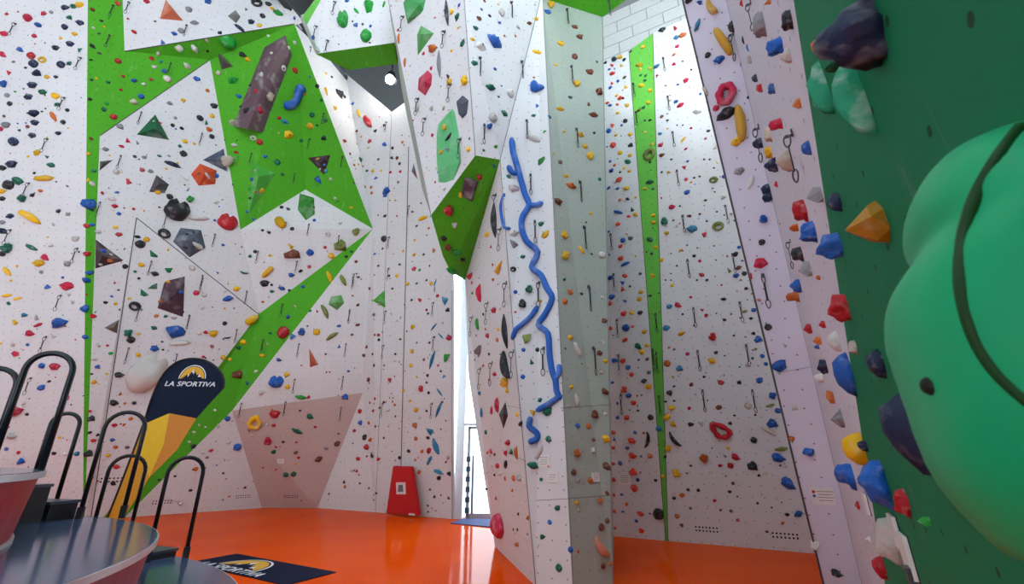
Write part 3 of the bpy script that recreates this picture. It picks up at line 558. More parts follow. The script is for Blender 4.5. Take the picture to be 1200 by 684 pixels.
parse(580, 228, """440 20 s 20;466 15 k 14;494 10 y 14;432 62 b 32 l;483 52 G 24;470 76 s 16;493 70 y 18;432 103 s 22;400 130 b 14;462 138 s 14;450 160 b 20;476 153 k 18;440 182 s 22;402 210 b 14;442 224 s 20;458 243 b 30 l;495 215 y 14;405 292 b 20;457 285 s 22;
510 278 k 16;447 309 b 22;448 331 s 24;475 322 k 10;513 342 y 22;410 360 b 28;454 372 b 22;403 382 s 18;508 367 y 20;452 418 s 26;480 415 y 22;510 415 k 22;406 470 s 16;460 468 b 30;484 463 s 16;525 482 y 22;415 493 b 12;457 510 s 20;503 532 G 26;
533 530 y 18;516 553 y 20;420 583 b 22;450 584 s 20;468 607 b 24;505 580 b 12;535 578 k 14;480 632 s 18;540 625 G 20;413 660 b 14;455 680 s 22;523 655 k 20;540 675 y 22;558 73 y 16;557 98 y 16;545 158 G 26;565 185 y 16;550 207 k 12;553 284 y 24;
545 355 k 12;622 43 m 28;600 93 G 36;603 135 y 20;692 120 t 34;585 10 m 14;627 90 k 10;585 230 y 20;653 195 y 12;640 110 c 10;685 75 k 12;643 388 m 24;613 393 t 26;623 318 y 18;602 468 t 32;656 487 y 22;605 593 o 26;650 610 t 24;677 560 m 18;
688 360 m 14;690 668 n 18;612 537 o 12;630 543 t 12;625 640 y 14;630 673 k 10;640 250 k 8;660 420 k 8;710 300 k 8;600 300 k 8;700 460 n 10""", ('J1', 'JS', 'J2'))
parse(760, 0, "182 330 b 10;210 460 k 12;234 518 c 20 l50;200 487 m 10;228 633 l 28 o;265 620 b 16;195 560 k 8;150 450 m 10;215 560 k 8;120 440 k 8;180 620 k 8;150 640 y 10;230 590 k 8", ('J2',))
parse(760, 228, """198 140 m 28 v;245 113 l 38 o;205 93 k 10;262 7 w 30;290 68 l 14;305 90 g 12;180 233 m 12;186 281 m 18;205 300 k 14;257 318 m 12;264 367 k 16;305 210 k 24;318 185 b 14;330 232 b 10;283 264 l 26 v;316 257 n 20;307 285 b 24;337 277 k 18;312 337 w 14;
343 330 k 16;277 216 m 12;300 495 k 10;188 404 m 18;203 425 m 18;229 500 r 36;222 583 y 26;237 555 k 14;267 440 k 12;360 435 k 12;370 405 b 22;370 488 k 14;387 508 b 28;376 543 l 14;400 567 b 16;365 575 k 10;348 600 w 14;413 595 b 14;385 600 c 12;320 605 k 8;
390 652 b 30;320 660 k 16;255 660 r 26;265 635 c 10;195 640 k 10;160 215 k 12;120 195 m 12;200 20 k 10;240 60 k 10;230 180 k 8;110 40 k 8;140 75 m 12;180 68 n 12;325 300 k 8;290 420 k 10;340 410 l 14""", ('J2',))
parse(760, 456, """183 120 c 26 v;247 63 n 24;302 92 k 10;350 58 c 24;375 90 k 10;288 120 k 14;422 145 c 44 l-35;370 178 k 24;436 22 b 32;428 57 l 28 l;455 75 b 26;437 120 b 36;467 210 l 38 l5;455 240 b 40;280 207 y 16;197 242 o 38;267 233 a 18;305 237 m 28;288 268 r 22;
252 268 m 16;368 270 k 36;402 272 w 12;387 303 k 14;463 268 k 8;482 272 c 14;490 330 b 46;297 330 n 12;285 360 k 12;232 391 m 16;397 368 w 12;383 400 k 12;253 424 n 12;290 428 k 12;313 460 r 18;527 437 b 26;487 440 k 14;472 470 o 12;417 500 k 10;
175 355 k 12;140 353 k 12;90 383 k 12;147 418 k 10;148 268 r 10;135 295 k 8;118 370 o 14;118 480 n 12;98 445 o 20""", ('J2',))
parse(760, 0, """140 3 k 26;180 8 b 28;172 90 t 42 l60;298 92 k 42;208 194 k 22 d;247 210 b 36;335 142 B 28 l80;350 168 b 26 l80;360 207 w 36 u;330 10 m 32;237 380 m 24;275 398 k 58;309 498 y 34;318 602 a 38;360 640 w 44 l60;417 665 B 42;353 340 b 18;325 225 b 18 l80;200 320 c 34 l-70""", ('K', 'KS'))
parse(760, 228, "408 85 b 38 u;398 167 k 24 d;393 242 m 54;420 7 B 40;463 102 o 10;420 465 k 26 d;477 527 w 24;460 602 b 46;360 288 r 24 l80;388 370 o 14", ('K', 'KS'))
parse(760, 456, "515 62 w 40 v;503 173 o 20;560 220 b 48;588 547 w 50 v;660 645 k 34;525 375 b 34 l80", ('K', 'KS'))
# ---------------------------------------------------------------- build the holds
def pick(s, c, rr):
    if c in 'kB' : return rr.choice('jcdj')
    if s > 10: return rr.choice('jjcu')
    return rr.choice('jjccdv')
def place_hold(name, me, mat, M, sx, sy, sz, label, cat, group, bolt=True, hue=None):
    o = bpy.data.objects.new(name, me); link(o)
    o.matrix_world = M @ Matrix.Diagonal((sx, sy, sz, 1))
    o.material_slots[0].link = 'OBJECT'; o.material_slots[0].material = mat
    if hue: o['hue'] = hue
    tag(o, label, cat, group)
    if bolt:
        zt = max(v.co.z for v in me.vertices if abs(v.co.x) < .22 and abs(v.co.y) < .22) if any(abs(v.co.x) < .22 and abs(v.co.y) < .22 for v in me.vertices) else .1
        b = bpy.data.objects.new('bolt', BOLT); link(b, o); b.location = (0, 0, zt - .012)
    return o
SIZEW = lambda m: 'tiny' if m < .10 else 'small' if m < .16 else 'medium' if m < .26 else 'large'
HOLDS.sort(key=lambda h: -h[0])
stuff = {}
rr = random.Random(3)
for i, (s, p, n, key, c, kind, rot) in enumerate(HOLDS):
    m = s * depth(p) / FPX * .98; kx = 1.7 if key == 'LF' else 1.0; kz = 1.25 if key == 'LF' else 1.0
    k = kind or pick(s, c, rr)
    me = rr.choice(SHAPES[k])
    ang = math.radians(rot) if rot is not None else rr.uniform(-.5, .5)
    if k in 'sl': th = .9
    else: th = rr.uniform(.75, 1.1)
    # keep the apparent length when the facet is seen at an angle
    M = frame(p, n, ang)
    if i < 300:
        lab = '%s %s %s hold %s' % (SIZEW(m), HN[c], SHN[k], PLACE[key])
        place_hold('climbing_hold', me, hm(c), M, m * kx if k not in 'sle' else m, m * (kx if k in 'sle' else 1), m * th * kz, lab, 'climbing hold', lab.replace(' hold ', ' holds ', 1), bolt=s >= 9 and k in 'jcd', hue=HN[c])
    elif i < 600:
        lab = '%s %s %s foothold %s' % (SIZEW(m), HN[c], SHN[k], PLACE[key])
        place_hold('foothold', me, hm(c), M, m * kx if k not in 'sle' else m, m * (kx if k in 'sle' else 1), m * th * kz, lab, 'foothold', lab.replace(' foothold ', ' footholds ', 1), bolt=False, hue=HN[c])
    else: stuff.setdefault(0, []).append((me, M @ Matrix.Diagonal((m, m, m * th, 1)), c))
IND = [o for o in COL.objects if o.name.startswith(('climbing_hold', 'foothold'))]
from collections import Counter
def nearest(o, pool):
    p = o.matrix_world.translation; return min((q for q in pool if q is not o), key=lambda q: (q.matrix_world.translation - p).length)
bpy.context.view_layer.update()
cnt = Counter(o['label'] for o in IND); new = {}
for o in IND:
    if cnt[o['label']] > 1:
        q = nearest(o, IND); w = o['label'].split(); k = next(i for i, x in enumerate(w) if x in ('hold', 'foothold'))
        lab = w[:k + 1] + ['by', 'a'] + q['hue'].split() + [q['label'].split()[[i for i, x in enumerate(q['label'].split()) if x in ('hold', 'foothold')][0] - 1], 'one'] + w[k + 1:]
        if len(lab) > 16: lab = lab[1:]
        if len(lab) <= 16: new[o] = ' '.join(lab)
for o, l in new.items(): o['label'] = l
for o in IND:
    o['group'] = o['label'].replace(' hold ', ' holds ', 1).replace(' foothold ', ' footholds ', 1)
    del o['hue']
# tiny screw-on chips beyond counting
rr = random.Random(11)
for (u0, v0, u1, v1, keys, n_, cols) in ((380, 120, 530, 600, ('D1', 'D2'), 170, 'nkroykww'), (720, 90, 930, 600, ('J1', 'J2', 'JS'), 120, 'kkmyrbwk'), (105, 150, 440, 590, ('lw1', 'lw2', 'lw3', 'mid', 'rwd', 'low', 'star'), 190, 'kkwyrbak'),
                                      (0, 0, 100, 590, ('LW',), 40, 'kkyrab'), (548, 200, 625, 660, ('LF',), 60, 'kwmyobk'), (455, 0, 545, 240, ('N1',), 40, 'kmyoa')):
    for _ in range(n_):
        h = hit(rr.uniform(u0, u1), rr.uniform(v0, v1), keys)
        if h:
            m = rr.uniform(1.6, 2.8) * depth(h[0]) / FPX
            stuff.setdefault(0, []).append((rr.choice(SHAPES['c']), frame(h[0], h[1], rr.uniform(0, 3)) @ Matrix.Diagonal((m, m, m, 1)), rr.choice(cols)))
bm = bmesh.new(); mats = []
for me, M, c in stuff[0]:
    if c not in mats: mats.append(c)
    n0 = len(bm.verts); f0 = len(bm.faces)
    bm.from_mesh(me); bm.verts.ensure_lookup_table(); bm.faces.ensure_lookup_table()
    for v in bm.verts[n0:]: v.co = M @ v.co
    for f in bm.faces[f0:]: f.material_index = mats.index(c)
o = meshobj('screw_on_footholds', bm); 
for c in mats: o.data.materials.append(hm(c))
tag(o, 'tiny screw-on footholds of many colours scattered over all walls', 'footholds', kind='stuff')

# ---- holds seen side-on along the right wall: right-hand contact edge, size in pixels
def side(xr, y, w, h, c, kind, label, only=('KS', 'L'), along=.8, name='climbing_hold', rot=0, cat='climbing hold'):
    q = hit(xr, y, only)
    if not q: return
    p, n, key = q; t = depth(p) / FPX
    vx = ray(xr + 1, y) - ray(xr, y)
    k = 1 / max(abs(n.x), .3)
    b = h * t * 1.0; a = .01
    for _ in range(400):
        P_ = p + n * a - CAM; zc = P_.y * CP + P_.z * SP
        if 600 + FPX * P_.x / zc < xr - w: break
        a += .0015
    kind = {'u': 'q', 'c': 'f', 'j': 'q'}.get(kind, kind)
    me = SHAPES[kind][int(xr) % len(SHAPES[kind])]
    zmax = max(v.co.z for v in me.vertices)
    o = place_hold(name, me, hm(c), frame(p, n), max(a, b) * along, b, a / zmax, label, cat, None, bolt=False)
    return o
SIDE = """927 22 13 22 k j|923? 916 52 18 22 b u|926 64 12 18 w j|895 27 14 28 a u|887 91 6 11 B d|893 103 7 13 r c|907 103 8 12 b j|938 121 10 14 o c|916 144 15 14 m u|893 167 11 15 B d|903 157 8 17 c j|904 178 8 16 y j|910 192 15 18 B u|926 187 17 27 c u|949 173 10 20 b d|963 228 18 27 a c|911 216 4 11 m c|903 2 8 8 o c|944 246 15 28 r j|935 266 10 18 o l|955 270 20 24 b j|940 297 13 18 k u|950 315 15 22 a c|961 325 5 7 o c|938 334 13 17 b j|936 347 15 12 o j|951 385 10 16 r c|967 380 8 12 r c|962 399 10 12 o c|960 406 6 6 b d|983 400 13 26 w d|969 430 12 17 B j|964 442 10 11 w d|997 437 20 54 b d|977 465 9 18 o c|988 491 15 26 a c|1000 557 22 28 b u|1012 525 25 40 y d|1007 592 5 12 r c|1020 632 7 9 w c"""
PLS = ['beside the mint pinches', 'below the black dome', 'above the ochre wedge', 'beside the hanging quickdraw']
seen = {}
for tk in SIDE.replace('923? ', '').split('|'):
    q = tk.split(); xr, y, w, h = map(float, q[:4]); c, k = q[4], q[5]
    band = 'high up' if y < 130 else 'above eye level' if y < 300 else 'in the middle' if y < 450 else 'low down'
    sz = 'big' if h > 22 else 'medium' if h > 14 else 'small'
    lab = '%s %s %s hold %s on white strip edging the deep green wall' % (sz, HN[c], SHN[{'u': 'q', 'c': 'f', 'j': 'q'}.get(k, k)], band)
    o = side(xr, y, w, h, c, k, lab)
    if o: o['group'] = 'holds ' + lab.split(' hold ')[1] + ', ' + HN[c] + ' ' + SHN[k]
for xr, y, w, h, c, k, lab in (
    (984, 236, 15, 26, 'B', 'd', 'navy domed hold on green wall edge above the blue knobbly hold'), (985, 288, 30, 32, 'b', 'u', 'bright blue knobbly hold at the edge of the green wall'),
    (993, 361, 24, 34, 'r', 'j', 'grey and red hold at the edge of the green wall'), (1003, 406, 10, 16, 'w', 'u', 'small white speckled hold beside the tall blue one'),
    (1038, 566, 33, 56, 'b', 'u', 'large blue and white knobbly hold low on green wall'), (1016, 522, 11, 14, 'B', 'd', 'small navy hold touching the big yellow hold'),
    (1051, 632, 30, 52, 'w', 'u', 'white cauliflower hold beside the two white signs'), (1037, 665, 15, 26, 'r', 'd', 'dark red round hold beside the white cauliflower hold'),
    (1063, 588, 18, 32, 'r', 'j', 'dark red hold with chalky top on the green wall'), (1090, 611, 15, 13, 'g', 'c', 'small square green hold on the green wall'),
    (1034, 426, 18, 36, 'B', 'd', 'shiny navy hold on green wall below the ochre wedge'), (1036, 260, 46, 66, 'o', 'c', 'ochre faceted wedge hold on the green wall'),
    (965, 52, 14, 24, 'o', 'd', 'small orange hold half hidden by the big navy hold'), (1026, 34, 74, 84, 'B', 'j', 'very large navy hold high on the green wall'),
    (987, 72, 22, 34, 'G', 'l', 'dark green hold tucked under the big navy hold')):
    o = side(xr, y, w, h, c, k, lab, ('L', 'KS'))
    if lab.startswith('ochre'): o.material_slots[0].material = holdmat('hold_ochre', '#b07a1c', .35)
MINT = holdmat('hold_mint', '#1d9a72', .6)
def tufa(name, label, cat, px, rad, mat, only, branches=(), flat=.55, group=None, k=3):
    def make(px, rad, parent, nm):
        pts = []; rs = []
        for q in px:
            h = hit(q[0], q[1], only)
            if not h: continue
            r = (q[2] if len(q) > 2 else rad) * depth(h[0]) / FPX
            pts.append((h[0], h[1], r))
        P = smoothpath([p + n * r * flat for p, n, r in pts], k)
        RR = []
        for i in range(len(pts) - 1):
            for j in range(k): RR.append(pts[i][2] + (pts[i + 1][2] - pts[i][2]) * j / k)
        RR.append(pts[-1][2]); RR[0] *= .55; RR[-1] *= .55
        bm = bmesh.new(); tube(bm, P, RR, 10)
        return meshobj(nm, bm, mat, parent, True)
    if branches:
        e = empty(name, hit(px[0][0], px[0][1], only)[0]); tag(e, label, cat, group)
        bpy.context.view_layer.update()
        for q, r, nm in [(px, rad, 'stem')] + [(b, rad * .9, 'branch') for b in branches]:
            o = make(q, r, None, nm); o.parent = e; o.matrix_parent_inverse = e.matrix_world.inverted()
        return e
    o = make(px, rad, None, name); return tag(o, label, cat, group)
BLUE = holdmat('tufa_blue', '#2a6fd0', .35)
N3k = ('N3', 'N2')
tufa('tufa_hold', 'long winding blue tufa with side branches on the pillar', 'tufa', [(599, 163), (601, 180), (606, 197), (610, 212), (615, 228), (620, 241), (613, 253), (611, 266), (617, 283), (630, 296), (623, 313), (635, 323), (642, 338), (648, 350), (640, 368), (632, 381), (643, 391), (645, 415), (648, 435), (652, 446), (653, 458), (655, 465), (643, 474), (630, 481)], 3.6, BLUE, ('N3',),
     [[(607, 203), (600, 203), (595, 195)], [(620, 241), (628, 241), (637, 238)], [(651, 444), (656, 437), (656, 427)], [(655, 465), (659, 466), (662, 469)]])
tufa('tufa_hold', 'short blue tufa curve ending at the pillar edge', 'tufa', [(631, 359), (622, 371), (611, 381), (604, 387), (602, 398)], 3.0, BLUE, ('N3', 'LF'))
tufa('tufa_hold', 'blue S-shaped tufa below the long winding one', 'tufa', [(622, 488), (620, 499), (629, 507), (629, 514), (619, 518)], 3.6, BLUE, ('N3',))
tufa('tufa_hold', 'thin blue tufa on the pillar face towards the glass door', 'tufa', [(591, 227), (588, 240), (589, 254), (592, 266), (598, 268)], 2.0, BLUE, ('LF', 'N3'))
tufa('hook_hold', 'blue L-shaped hold near the top of the pillar', 'climbing hold', [(626, 97, 4), (626, 105, 5), (631, 104, 4), (638, 103, 2)], 4, BLUE, ('N3',))
tufa('curved_hold', 'big curved blue hold on the green star', 'climbing hold', [(332, 123, 4.5), (340, 124, 5), (347, 117, 4), (352, 108, 5), (357, 102, 6)], 5, BLUE, ('star',))
YEL = hm('y')
tufa('banana_hold', 'short fat yellow banana hold under the green star', 'climbing hold', [(326, 256, 4), (329, 262, 5), (334, 267, 4)], 4, YEL, ('mid',))
tufa('sausage_hold', 'long yellow sausage hold on the white facet', 'climbing hold', [(308, 324, 2.5), (314, 318, 3), (320, 313, 3)], 3, YEL, ('mid', 'lw1'))
tufa('sausage_hold', 'yellow drop-shaped hold beside the green arm', 'climbing hold', [(288, 379, 4), (295, 374, 4.5), (302, 370, 2.5)], 3, YEL, ('lw1', 'arm', 'lw3'))
PALE = holdmat('hold_pale_yellow', '#d8a93a', .6)
tufa('banana_hold', 'long pale yellow banana hold high on the lavender wall', 'climbing hold', [(838, 34, 2.5), (843, 42, 4.5), (849, 51, 5), (854, 59, 4.5), (856, 65, 2)], 4, PALE, ('K',))
tufa('banana_hold', 'long upright yellow banana hold below the pink ring', 'climbing hold', [(864, 124, 3), (867, 138, 5.5), (869, 153, 5.5), (870, 166, 3)], 5, PALE, ('K',))
tufa('forked_hold', 'yellow Y-shaped hold at the top of the lavender wall', 'climbing hold', [(829, 1, 2.5), (832, 9, 3.5), (837, 14, 4), (840, 12, 3)], 3, PALE, ('K',))
PINKM = holdmat('hold_pink', '#cc2950', .5)
def ringhold(label, pts, rad, mat, only):
    P = []; r = 0
    for q in pts:
        h = hit(q[0], q[1], only); r = rad * depth(h[0]) / FPX; P.append(h[0] + h[1] * r * .7)
    n = len(P); P2 = []
    for i in range(n):
        p0, p1, p2, p3 = P[i - 1], P[i], P[(i + 1) % n], P[(i + 2) % n]
        for j in range(3):
            t = j / 3; P2.append(.5 * ((2 * p1) + (p2 - p0) * t + (2 * p0 - 5 * p1 + 4 * p2 - p3) * t * t + (3 * p1 - p0 - 3 * p2 + p3) * t ** 3))
    bm = bmesh.new(); tube(bm, P2, [r * (1 + .22 * math.sin(i * 2.1)) for i in range(len(P2))], 8, True)
    return tag(meshobj('ring_hold', bm, mat, None, True), label, 'climbing hold')
ringhold('big pink ring hold on the lavender wall', [(853, 101), (859, 106), (855, 118), (847, 121), (843, 114), (846, 105)], 4.2, PINKM, ('K',))
ringhold('big red ring hold low on the large white panel', [(834, 497), (843, 498), (855, 505), (852, 511), (843, 511), (837, 504)], 3.0, hm('r'), ('J2',))
ringhold('yellow triangular ring hold on the pinkish panel', [(300, 488), (304, 493), (303, 500), (296, 500), (293, 496), (296, 491)], 2.6, YEL, ('pink', 'low', 'rwd'))

def bighold(name, label, u, v, w, h, c, only, kind='d', prot=.45, rot=0, mat=None, cat='climbing hold'):
    q = hit(u, v, only)
    p, n, key = q; t = depth(p) / FPX
    me = SHAPES[kind][0]
    return place_hold(name, me, mat or hm(c), frame(p, n, math.radians(rot)), w * t, h * t, max(w, h) * t * prot / .42 * .9, label, cat, None, bolt=kind in 'jc')
bighold('ball_hold', 'big black ball hold with a scooped side', 208.5, 246, 25, 27, 'k', ('lw1',), 'h', .5)
bighold('heart_hold', 'red heart-shaped hold below the green star', 267.5, 260, 21, 20, 'r', ('lw1', 'mid', 'star'), 'h', .4)
bighold('brown_pod_hold', 'brown and white split pod hold on the white facet', 344, 298, 19, 12, 'n', ('mid',), 'j', .4, 10)
bighold('ball_hold', 'round red hold on the slanting green arm', 332, 389, 14, 15, 'r', ('arm',), 'd', .45)
bighold('fin_hold', 'blue fin-shaped hold below the orange spike', 324, 447, 17, 15, 'b', ('rwd', 'low', 'arm'), 'h', .4)
bighold('macro_hold', 'big white dish-like macro hold above the flag', 173, 437, 34, 50, 'w', ('lw3',), 'h', .28, -20)
bighold('macro_hold', 'large green macro hold on the ceiling box', 402, 22, 14, 23, 'g', ('box',), 'h', .35, 5)
bighold('macro_hold', 'long green macro hold on the ceiling box', 432, 7, 14, 26, 'g', ('box',), 'c', .35, 15)
bighold('macro_hold', 'round green macro hold on the ceiling box', 429, 42, 14, 16, 'g', ('box',), 'd', .4)
bighold('macro_hold', 'large green scoop hold at top of the star', 268, 49, 18, 16, 'g', ('star', 'band'), 'h', .4, 20)
bighold('macro_hold', 'green wedge hold under the grey spike', 273, 94, 14, 11, 'g', ('star', 'band'), 'c', .4, 20)
bighold('macro_hold', 'large pink jug hold at the foot of the pillar', 586, 615, 40, 28, 'm', ('LF',), 'd', .34, 0, PINKM)
bighold('tooth_hold', 'blue tooth hold below the purple volume', 372.5, 211, 14, 13, 'b', ('star',), 'v', .4, 180)
bighold('drop_hold', 'yellow drop hold on the green pyramid', 305, 222, 9, 10, 'y', ('star',), 'd', .4)
tufa('crescent_hold', 'salmon and white crescent hold near the pillar foot', 'climbing hold', [(699, 627, 1.2), (699, 635, 4), (704, 643, 5.5), (710, 648, 4), (714, 651, 1)], 4, holdmat('hold_salmon', '#dc9a80', .9), ('H',), flat=.2)
# ---------------------------------------------------------------- volumes
VOLN = 0
def vol(name, label, base, apex, hexc, only=None, chalk=.35, rough=.6):
    cu = sum(b[0] for b in base) / len(base); cv = sum(b[1] for b in base) / len(base)
    q = hit(cu, cv, only); p, n, key = q
    bm = bmesh.new(); t = depth(p) / FPX
    for b in base:
        w = R(b[0], b[1], (p, n)); bm.verts.new(w - n * .03)
    for a in apex:
        h = a[2] * t; w = R(a[0], a[1], (p + n * h, n)); bm.verts.new(w)
    bmesh.ops.convex_hull(bm, input=bm.verts[:])
    for v in [v for v in bm.verts if not v.link_faces]: bm.verts.remove(v)
    c = p.copy(); M = frame(c, n); Mi = M.inverted()
    for v in bm.verts: v.co = Mi @ v.co
    o = meshobj(name, bm, holdmat('volume_' + hexc[1:], hexc, chalk, rough)); o.matrix_world = M
    return tag(o, label, 'volume')
LWK = ('lw1', 'lw2', 'lw3', 'mid')
vol('pyramid_volume', 'salmon pyramid volume on the white panel above the green band', [(193, -3), (185, 23), (216, 25)], [(201, 12, 9)], '#d8714e', ('topw',))
vol('pyramid_volume', 'small grey pyramid volume above the green star', [(276, 10), (265, 18), (277, 28), (283, 19)], [(275, 18, 7)], '#84827e', ('topw',))
vol('pyramid_volume', 'dark green tent-shaped volume on the white facet', [(182, 132), (158, 158), (200, 165)], [(183, 150, 13)], '#0f6b40', LWK)
vol('prism_volume', 'long mottled purple prism volume on the green star', [(309, 55), (334, 40), (342, 64), (309, 155), (272, 147)], [(332, 45, 16), (290, 151, 18), (311, 60, 5)], '#6b525c', ('star', 'band'), .5)
vol('spike_volume', 'slim dark grey spike volume at the star edge', [(252, 56), (275, 78), (259, 83)], [(262, 72, 7)], '#5f5652', ('star', 'band'))
vol('triangle_volume', 'dark grey flat triangle volume beside the green stripe', [(116, 188), (136, 186), (115, 203)], [(121, 191, 4)], '#5b5757', LWK)
vol('pyramid_volume', 'dark grey pyramid volume on the white facet', [(183, 203), (173, 226), (194, 228), (200, 216)], [(187, 215, 8)], '#57555a', LWK)
vol('triangle_volume', 'slate and black triangle volume above the orange one', [(263, 172), (235, 187), (268, 203), (266, 188)], [(257, 187, 8)], '#4b5468', ('lw1', 'star'))
vol('gem_volume', 'orange gem-shaped volume with a white sticker', [(234, 190), (222, 204), (232, 219), (254, 217), (256, 199)], [(240, 203, 10)], '#d8532c', ('lw1',))
vol('gem_volume', 'slate pentagon volume with a white hold', [(210, 265), (200, 283), (222, 304), (243, 291), (237, 268)], [(226, 281, 10)], '#596474', LWK)
vol('triangle_volume', 'maroon triangle volume beside the green stripe', [(111, 277), (149, 306), (110, 317)], [(120, 300, 8)], '#4d3a40', LWK)
vol('notched_volume', 'maroon notched volume below the slate pentagon', [(190, 329), (218, 322), (216, 376), (181, 364)], [(205, 345, 7), (212, 330, 5)], '#4f3440', LWK)
vol('wedge_volume', 'small brown-grey wedge volume beside the green stripe', [(141, 372), (120, 384), (138, 392)], [(133, 384, 6)], '#6b6058', LWK)
for q, lab in (([(174, 290), (187, 300), (186, 303), (175, 301)], 'lone'), ([(191, 313), (205, 313), (200, 321), (195, 320)], 'flat'), ([(186, 330), (186, 340), (170, 339), (178, 333)], 'long'), ([(164, 336), (177, 346), (170, 349), (163, 346)], 'tilted')):
    vol('wedge_hold', '%s small dark green wedge hold left of the maroon notched volume' % lab if False else 'small dark green %s wedge hold beside the maroon notched volume' % lab, q, [(sum(a[0] for a in q) / 4, sum(a[1] for a in q) / 4, 3.5)], '#0f7a4a', LWK)
vol('pyramid_volume', 'bright green long pyramid volume on the green star', [(297, 188), (325, 203), (307, 218), (290, 258), (288, 250)], [(303, 207, 10)], '#4aa83a', ('star',))
vol('triangle_volume', 'dark purple triangle volume on the green star', [(358, 184), (388, 180), (380, 207)], [(376, 190, 8)], '#4a2f42', ('star',))
vol('gem_volume', 'green gem volume at the white notch under the star', [(350, 224), (347, 246), (358, 260), (370, 252), (369, 230)], [(360, 240, 8)], '#3fa03a', ('mid', 'star'))
vol('gem_volume', 'light green gem volume beside the slanting green arm', [(387, 346), (383, 357), (395, 365), (405, 355), (401, 344)], [(394, 354, 6)], '#63a858', ('rwd', 'arm', 'D1'))
vol('spike_volume', 'orange spike volume below the green arm', [(361, 404), (375, 428), (362, 432)], [(366, 424, 4)], '#cf6848', ('rwd', 'pink'))
vol('gem_volume', 'green pyramid volume on the wall under the lamp', [(451, 337), (452, 362), (434, 352)], [(446, 353, 6)], '#4fae38', ('D1', 'D2'))
vol('wedge_volume', 'green wedge volume at the top of the pillar nose', [(469, -4), (500, -4), (496, 14), (476, 30)], [(478, 22, 5), (492, 4, 5)], '#3f9a50', ('N1',))
vol('pyramid_volume', 'pale green pyramid volume above the red gem', [(486, 40), (492, 26), (512, 38), (487, 72)], [(493, 40, 6)], '#58a858', ('N1',))
vol('panel_volume', 'tall light green slab volume on the pillar nose', [(530, 124), (512, 142), (509, 170), (513, 222), (526, 223), (540, 190), (536, 135)], [(529, 130, 2), (513, 150, 2), (513, 200, 3), (538, 190, 3)], '#62c07c', ('N1',))
vol('gem_volume', 'red faceted gem volume on the pillar nose', [(500, 80), (487, 92), (486, 107), (497, 116), (506, 100), (507, 86)], [(498, 95, 7), (499, 87, 5)], '#cc2f50', ('N1',), .2)
vol('shield_volume', 'slate shield-shaped volume at the nose edge', [(541, 107), (531, 117), (534, 133), (541, 141), (549, 132), (551, 115)], [(541, 122, 5), (541, 134, 4)], '#4b505e', ('N1',), .3)
vol('block_volume', 'mottled purple block volume on the green underside', [(544, 205), (539, 230), (553, 238), (561, 213)], [(545, 210, 5), (542, 228, 5), (552, 234, 5), (558, 214, 5)], '#6a4f62', ('olive',), .7)
vol('triangle_volume', 'small maroon triangle volume behind the pillar nose', [(484, 185), (480, 200), (491, 215)], [(485, 201, 2)], '#6a3f58', ('D2', 'D1', 'N0'))
vol('diamond_volume', 'black diamond volume on the pillar face', [(591, 466), (581, 486), (588, 508), (597, 488)], [(590, 485, 6)], '#3c3c42', ('LF',), .3)
vol('wedge_volume', 'green wedge volume hanging at the top of the lavender wall', [(781, -4), (803, 15), (783, 7)], [(794, 5, 4)], '#4a9a6a', ('J2', 'K', 'J1', 'JS'))if hit(789, 6, ('J2', 'K')) else None
# holds on the big purple prism: ride on its faces
bpy.context.view_layer.update()
def on_volume(obname, items, place):
    o = [x for x in bpy.data.objects if x.get('label') == obname][0]
    me = o.data; M = o.matrix_world
    tree = BVHTree.FromPolygons([M @ v.co for v in me.vertices], [list(p.vertices) for p in me.polygons])
    rr = random.Random(5)
    for (u, v, c, s, k) in items:
        r = ray(u, v).normalized(); loc, nrm, i, d = tree.ray_cast(CAM, r)
        if loc is None: continue
        if nrm.dot(r) > 0: nrm = -nrm
        m = s * depth(loc) / FPX
        place_hold('climbing_hold', rr.choice(SHAPES[k]), hm(c), frame(loc, nrm, rr.uniform(-.4, .4)), m, m, m * .9, '%s %s hold bolted to the %s' % (HN[c], SHN[k], place), 'climbing hold', 'holds on the ' + place, bolt=False)
on_volume('long mottled purple prism volume on the green star', [(308, 88, 'w', 9, 'u'), (332, 80, 'w', 7, 'o'), (316, 113, 'c', 12, 'u'), (305, 129, 'm', 9, 'j'), (289, 129, 'k', 8, 'j'), (300, 107, 'r', 6, 'd'), (293, 100, 'k', 5, 'c'), (318, 62, 'w', 5, 'c'), (292, 117, 'r', 4, 'c'), (313, 124, 'p', 6, 'c'), (338, 56, 'w', 5, 'd')], 'long purple prism')
on_volume('slate pentagon volume with a white hold', [(232, 288, 'w', 14, 'l'), (219, 274, 'k', 5, 'c'), (217, 290, 'k', 5, 'c'), (227, 272, 'k', 4, 'c')], 'slate pentagon')
on_volume('orange gem-shaped volume with a white sticker', [(233, 203, 'n', 5, 'c'), (239, 215, 'o', 5, 'c'), (254, 206, 'b', 6, 'd'), (243, 206, 'w', 8, 'l')], 'orange gem')
on_volume('maroon triangle volume beside the green stripe', [(121, 294, 'b', 6, 'j'), (129, 305, 'o', 6, 'j'), (118, 310, 'w', 5, 'c'), (130, 298, 'w', 4, 'c')], 'maroon triangle')
on_volume('maroon notched volume below the slate pentagon', [(212, 342, 'b', 6, 'd'), (187, 353, 'o', 6, 'c'), (197, 330, 'y', 5, 'c'), (200, 349, 'k', 4, 'c')], 'maroon notched volume')
on_volume('dark green tent-shaped volume on the white facet', [(163, 152, 'b', 5, 'c'), (188, 144, 'r', 5, 'c'), (180, 142, 'c', 4, 'c')], 'dark green tent')
on_volume('bright green long pyramid volume on the green star', [(295, 210, 'b', 5, 'd'), (299, 200, 'w', 5, 'c'), (293, 232, 'k', 5, 'c'), (300, 225, 'r', 4, 'c')], 'bright green pyramid')
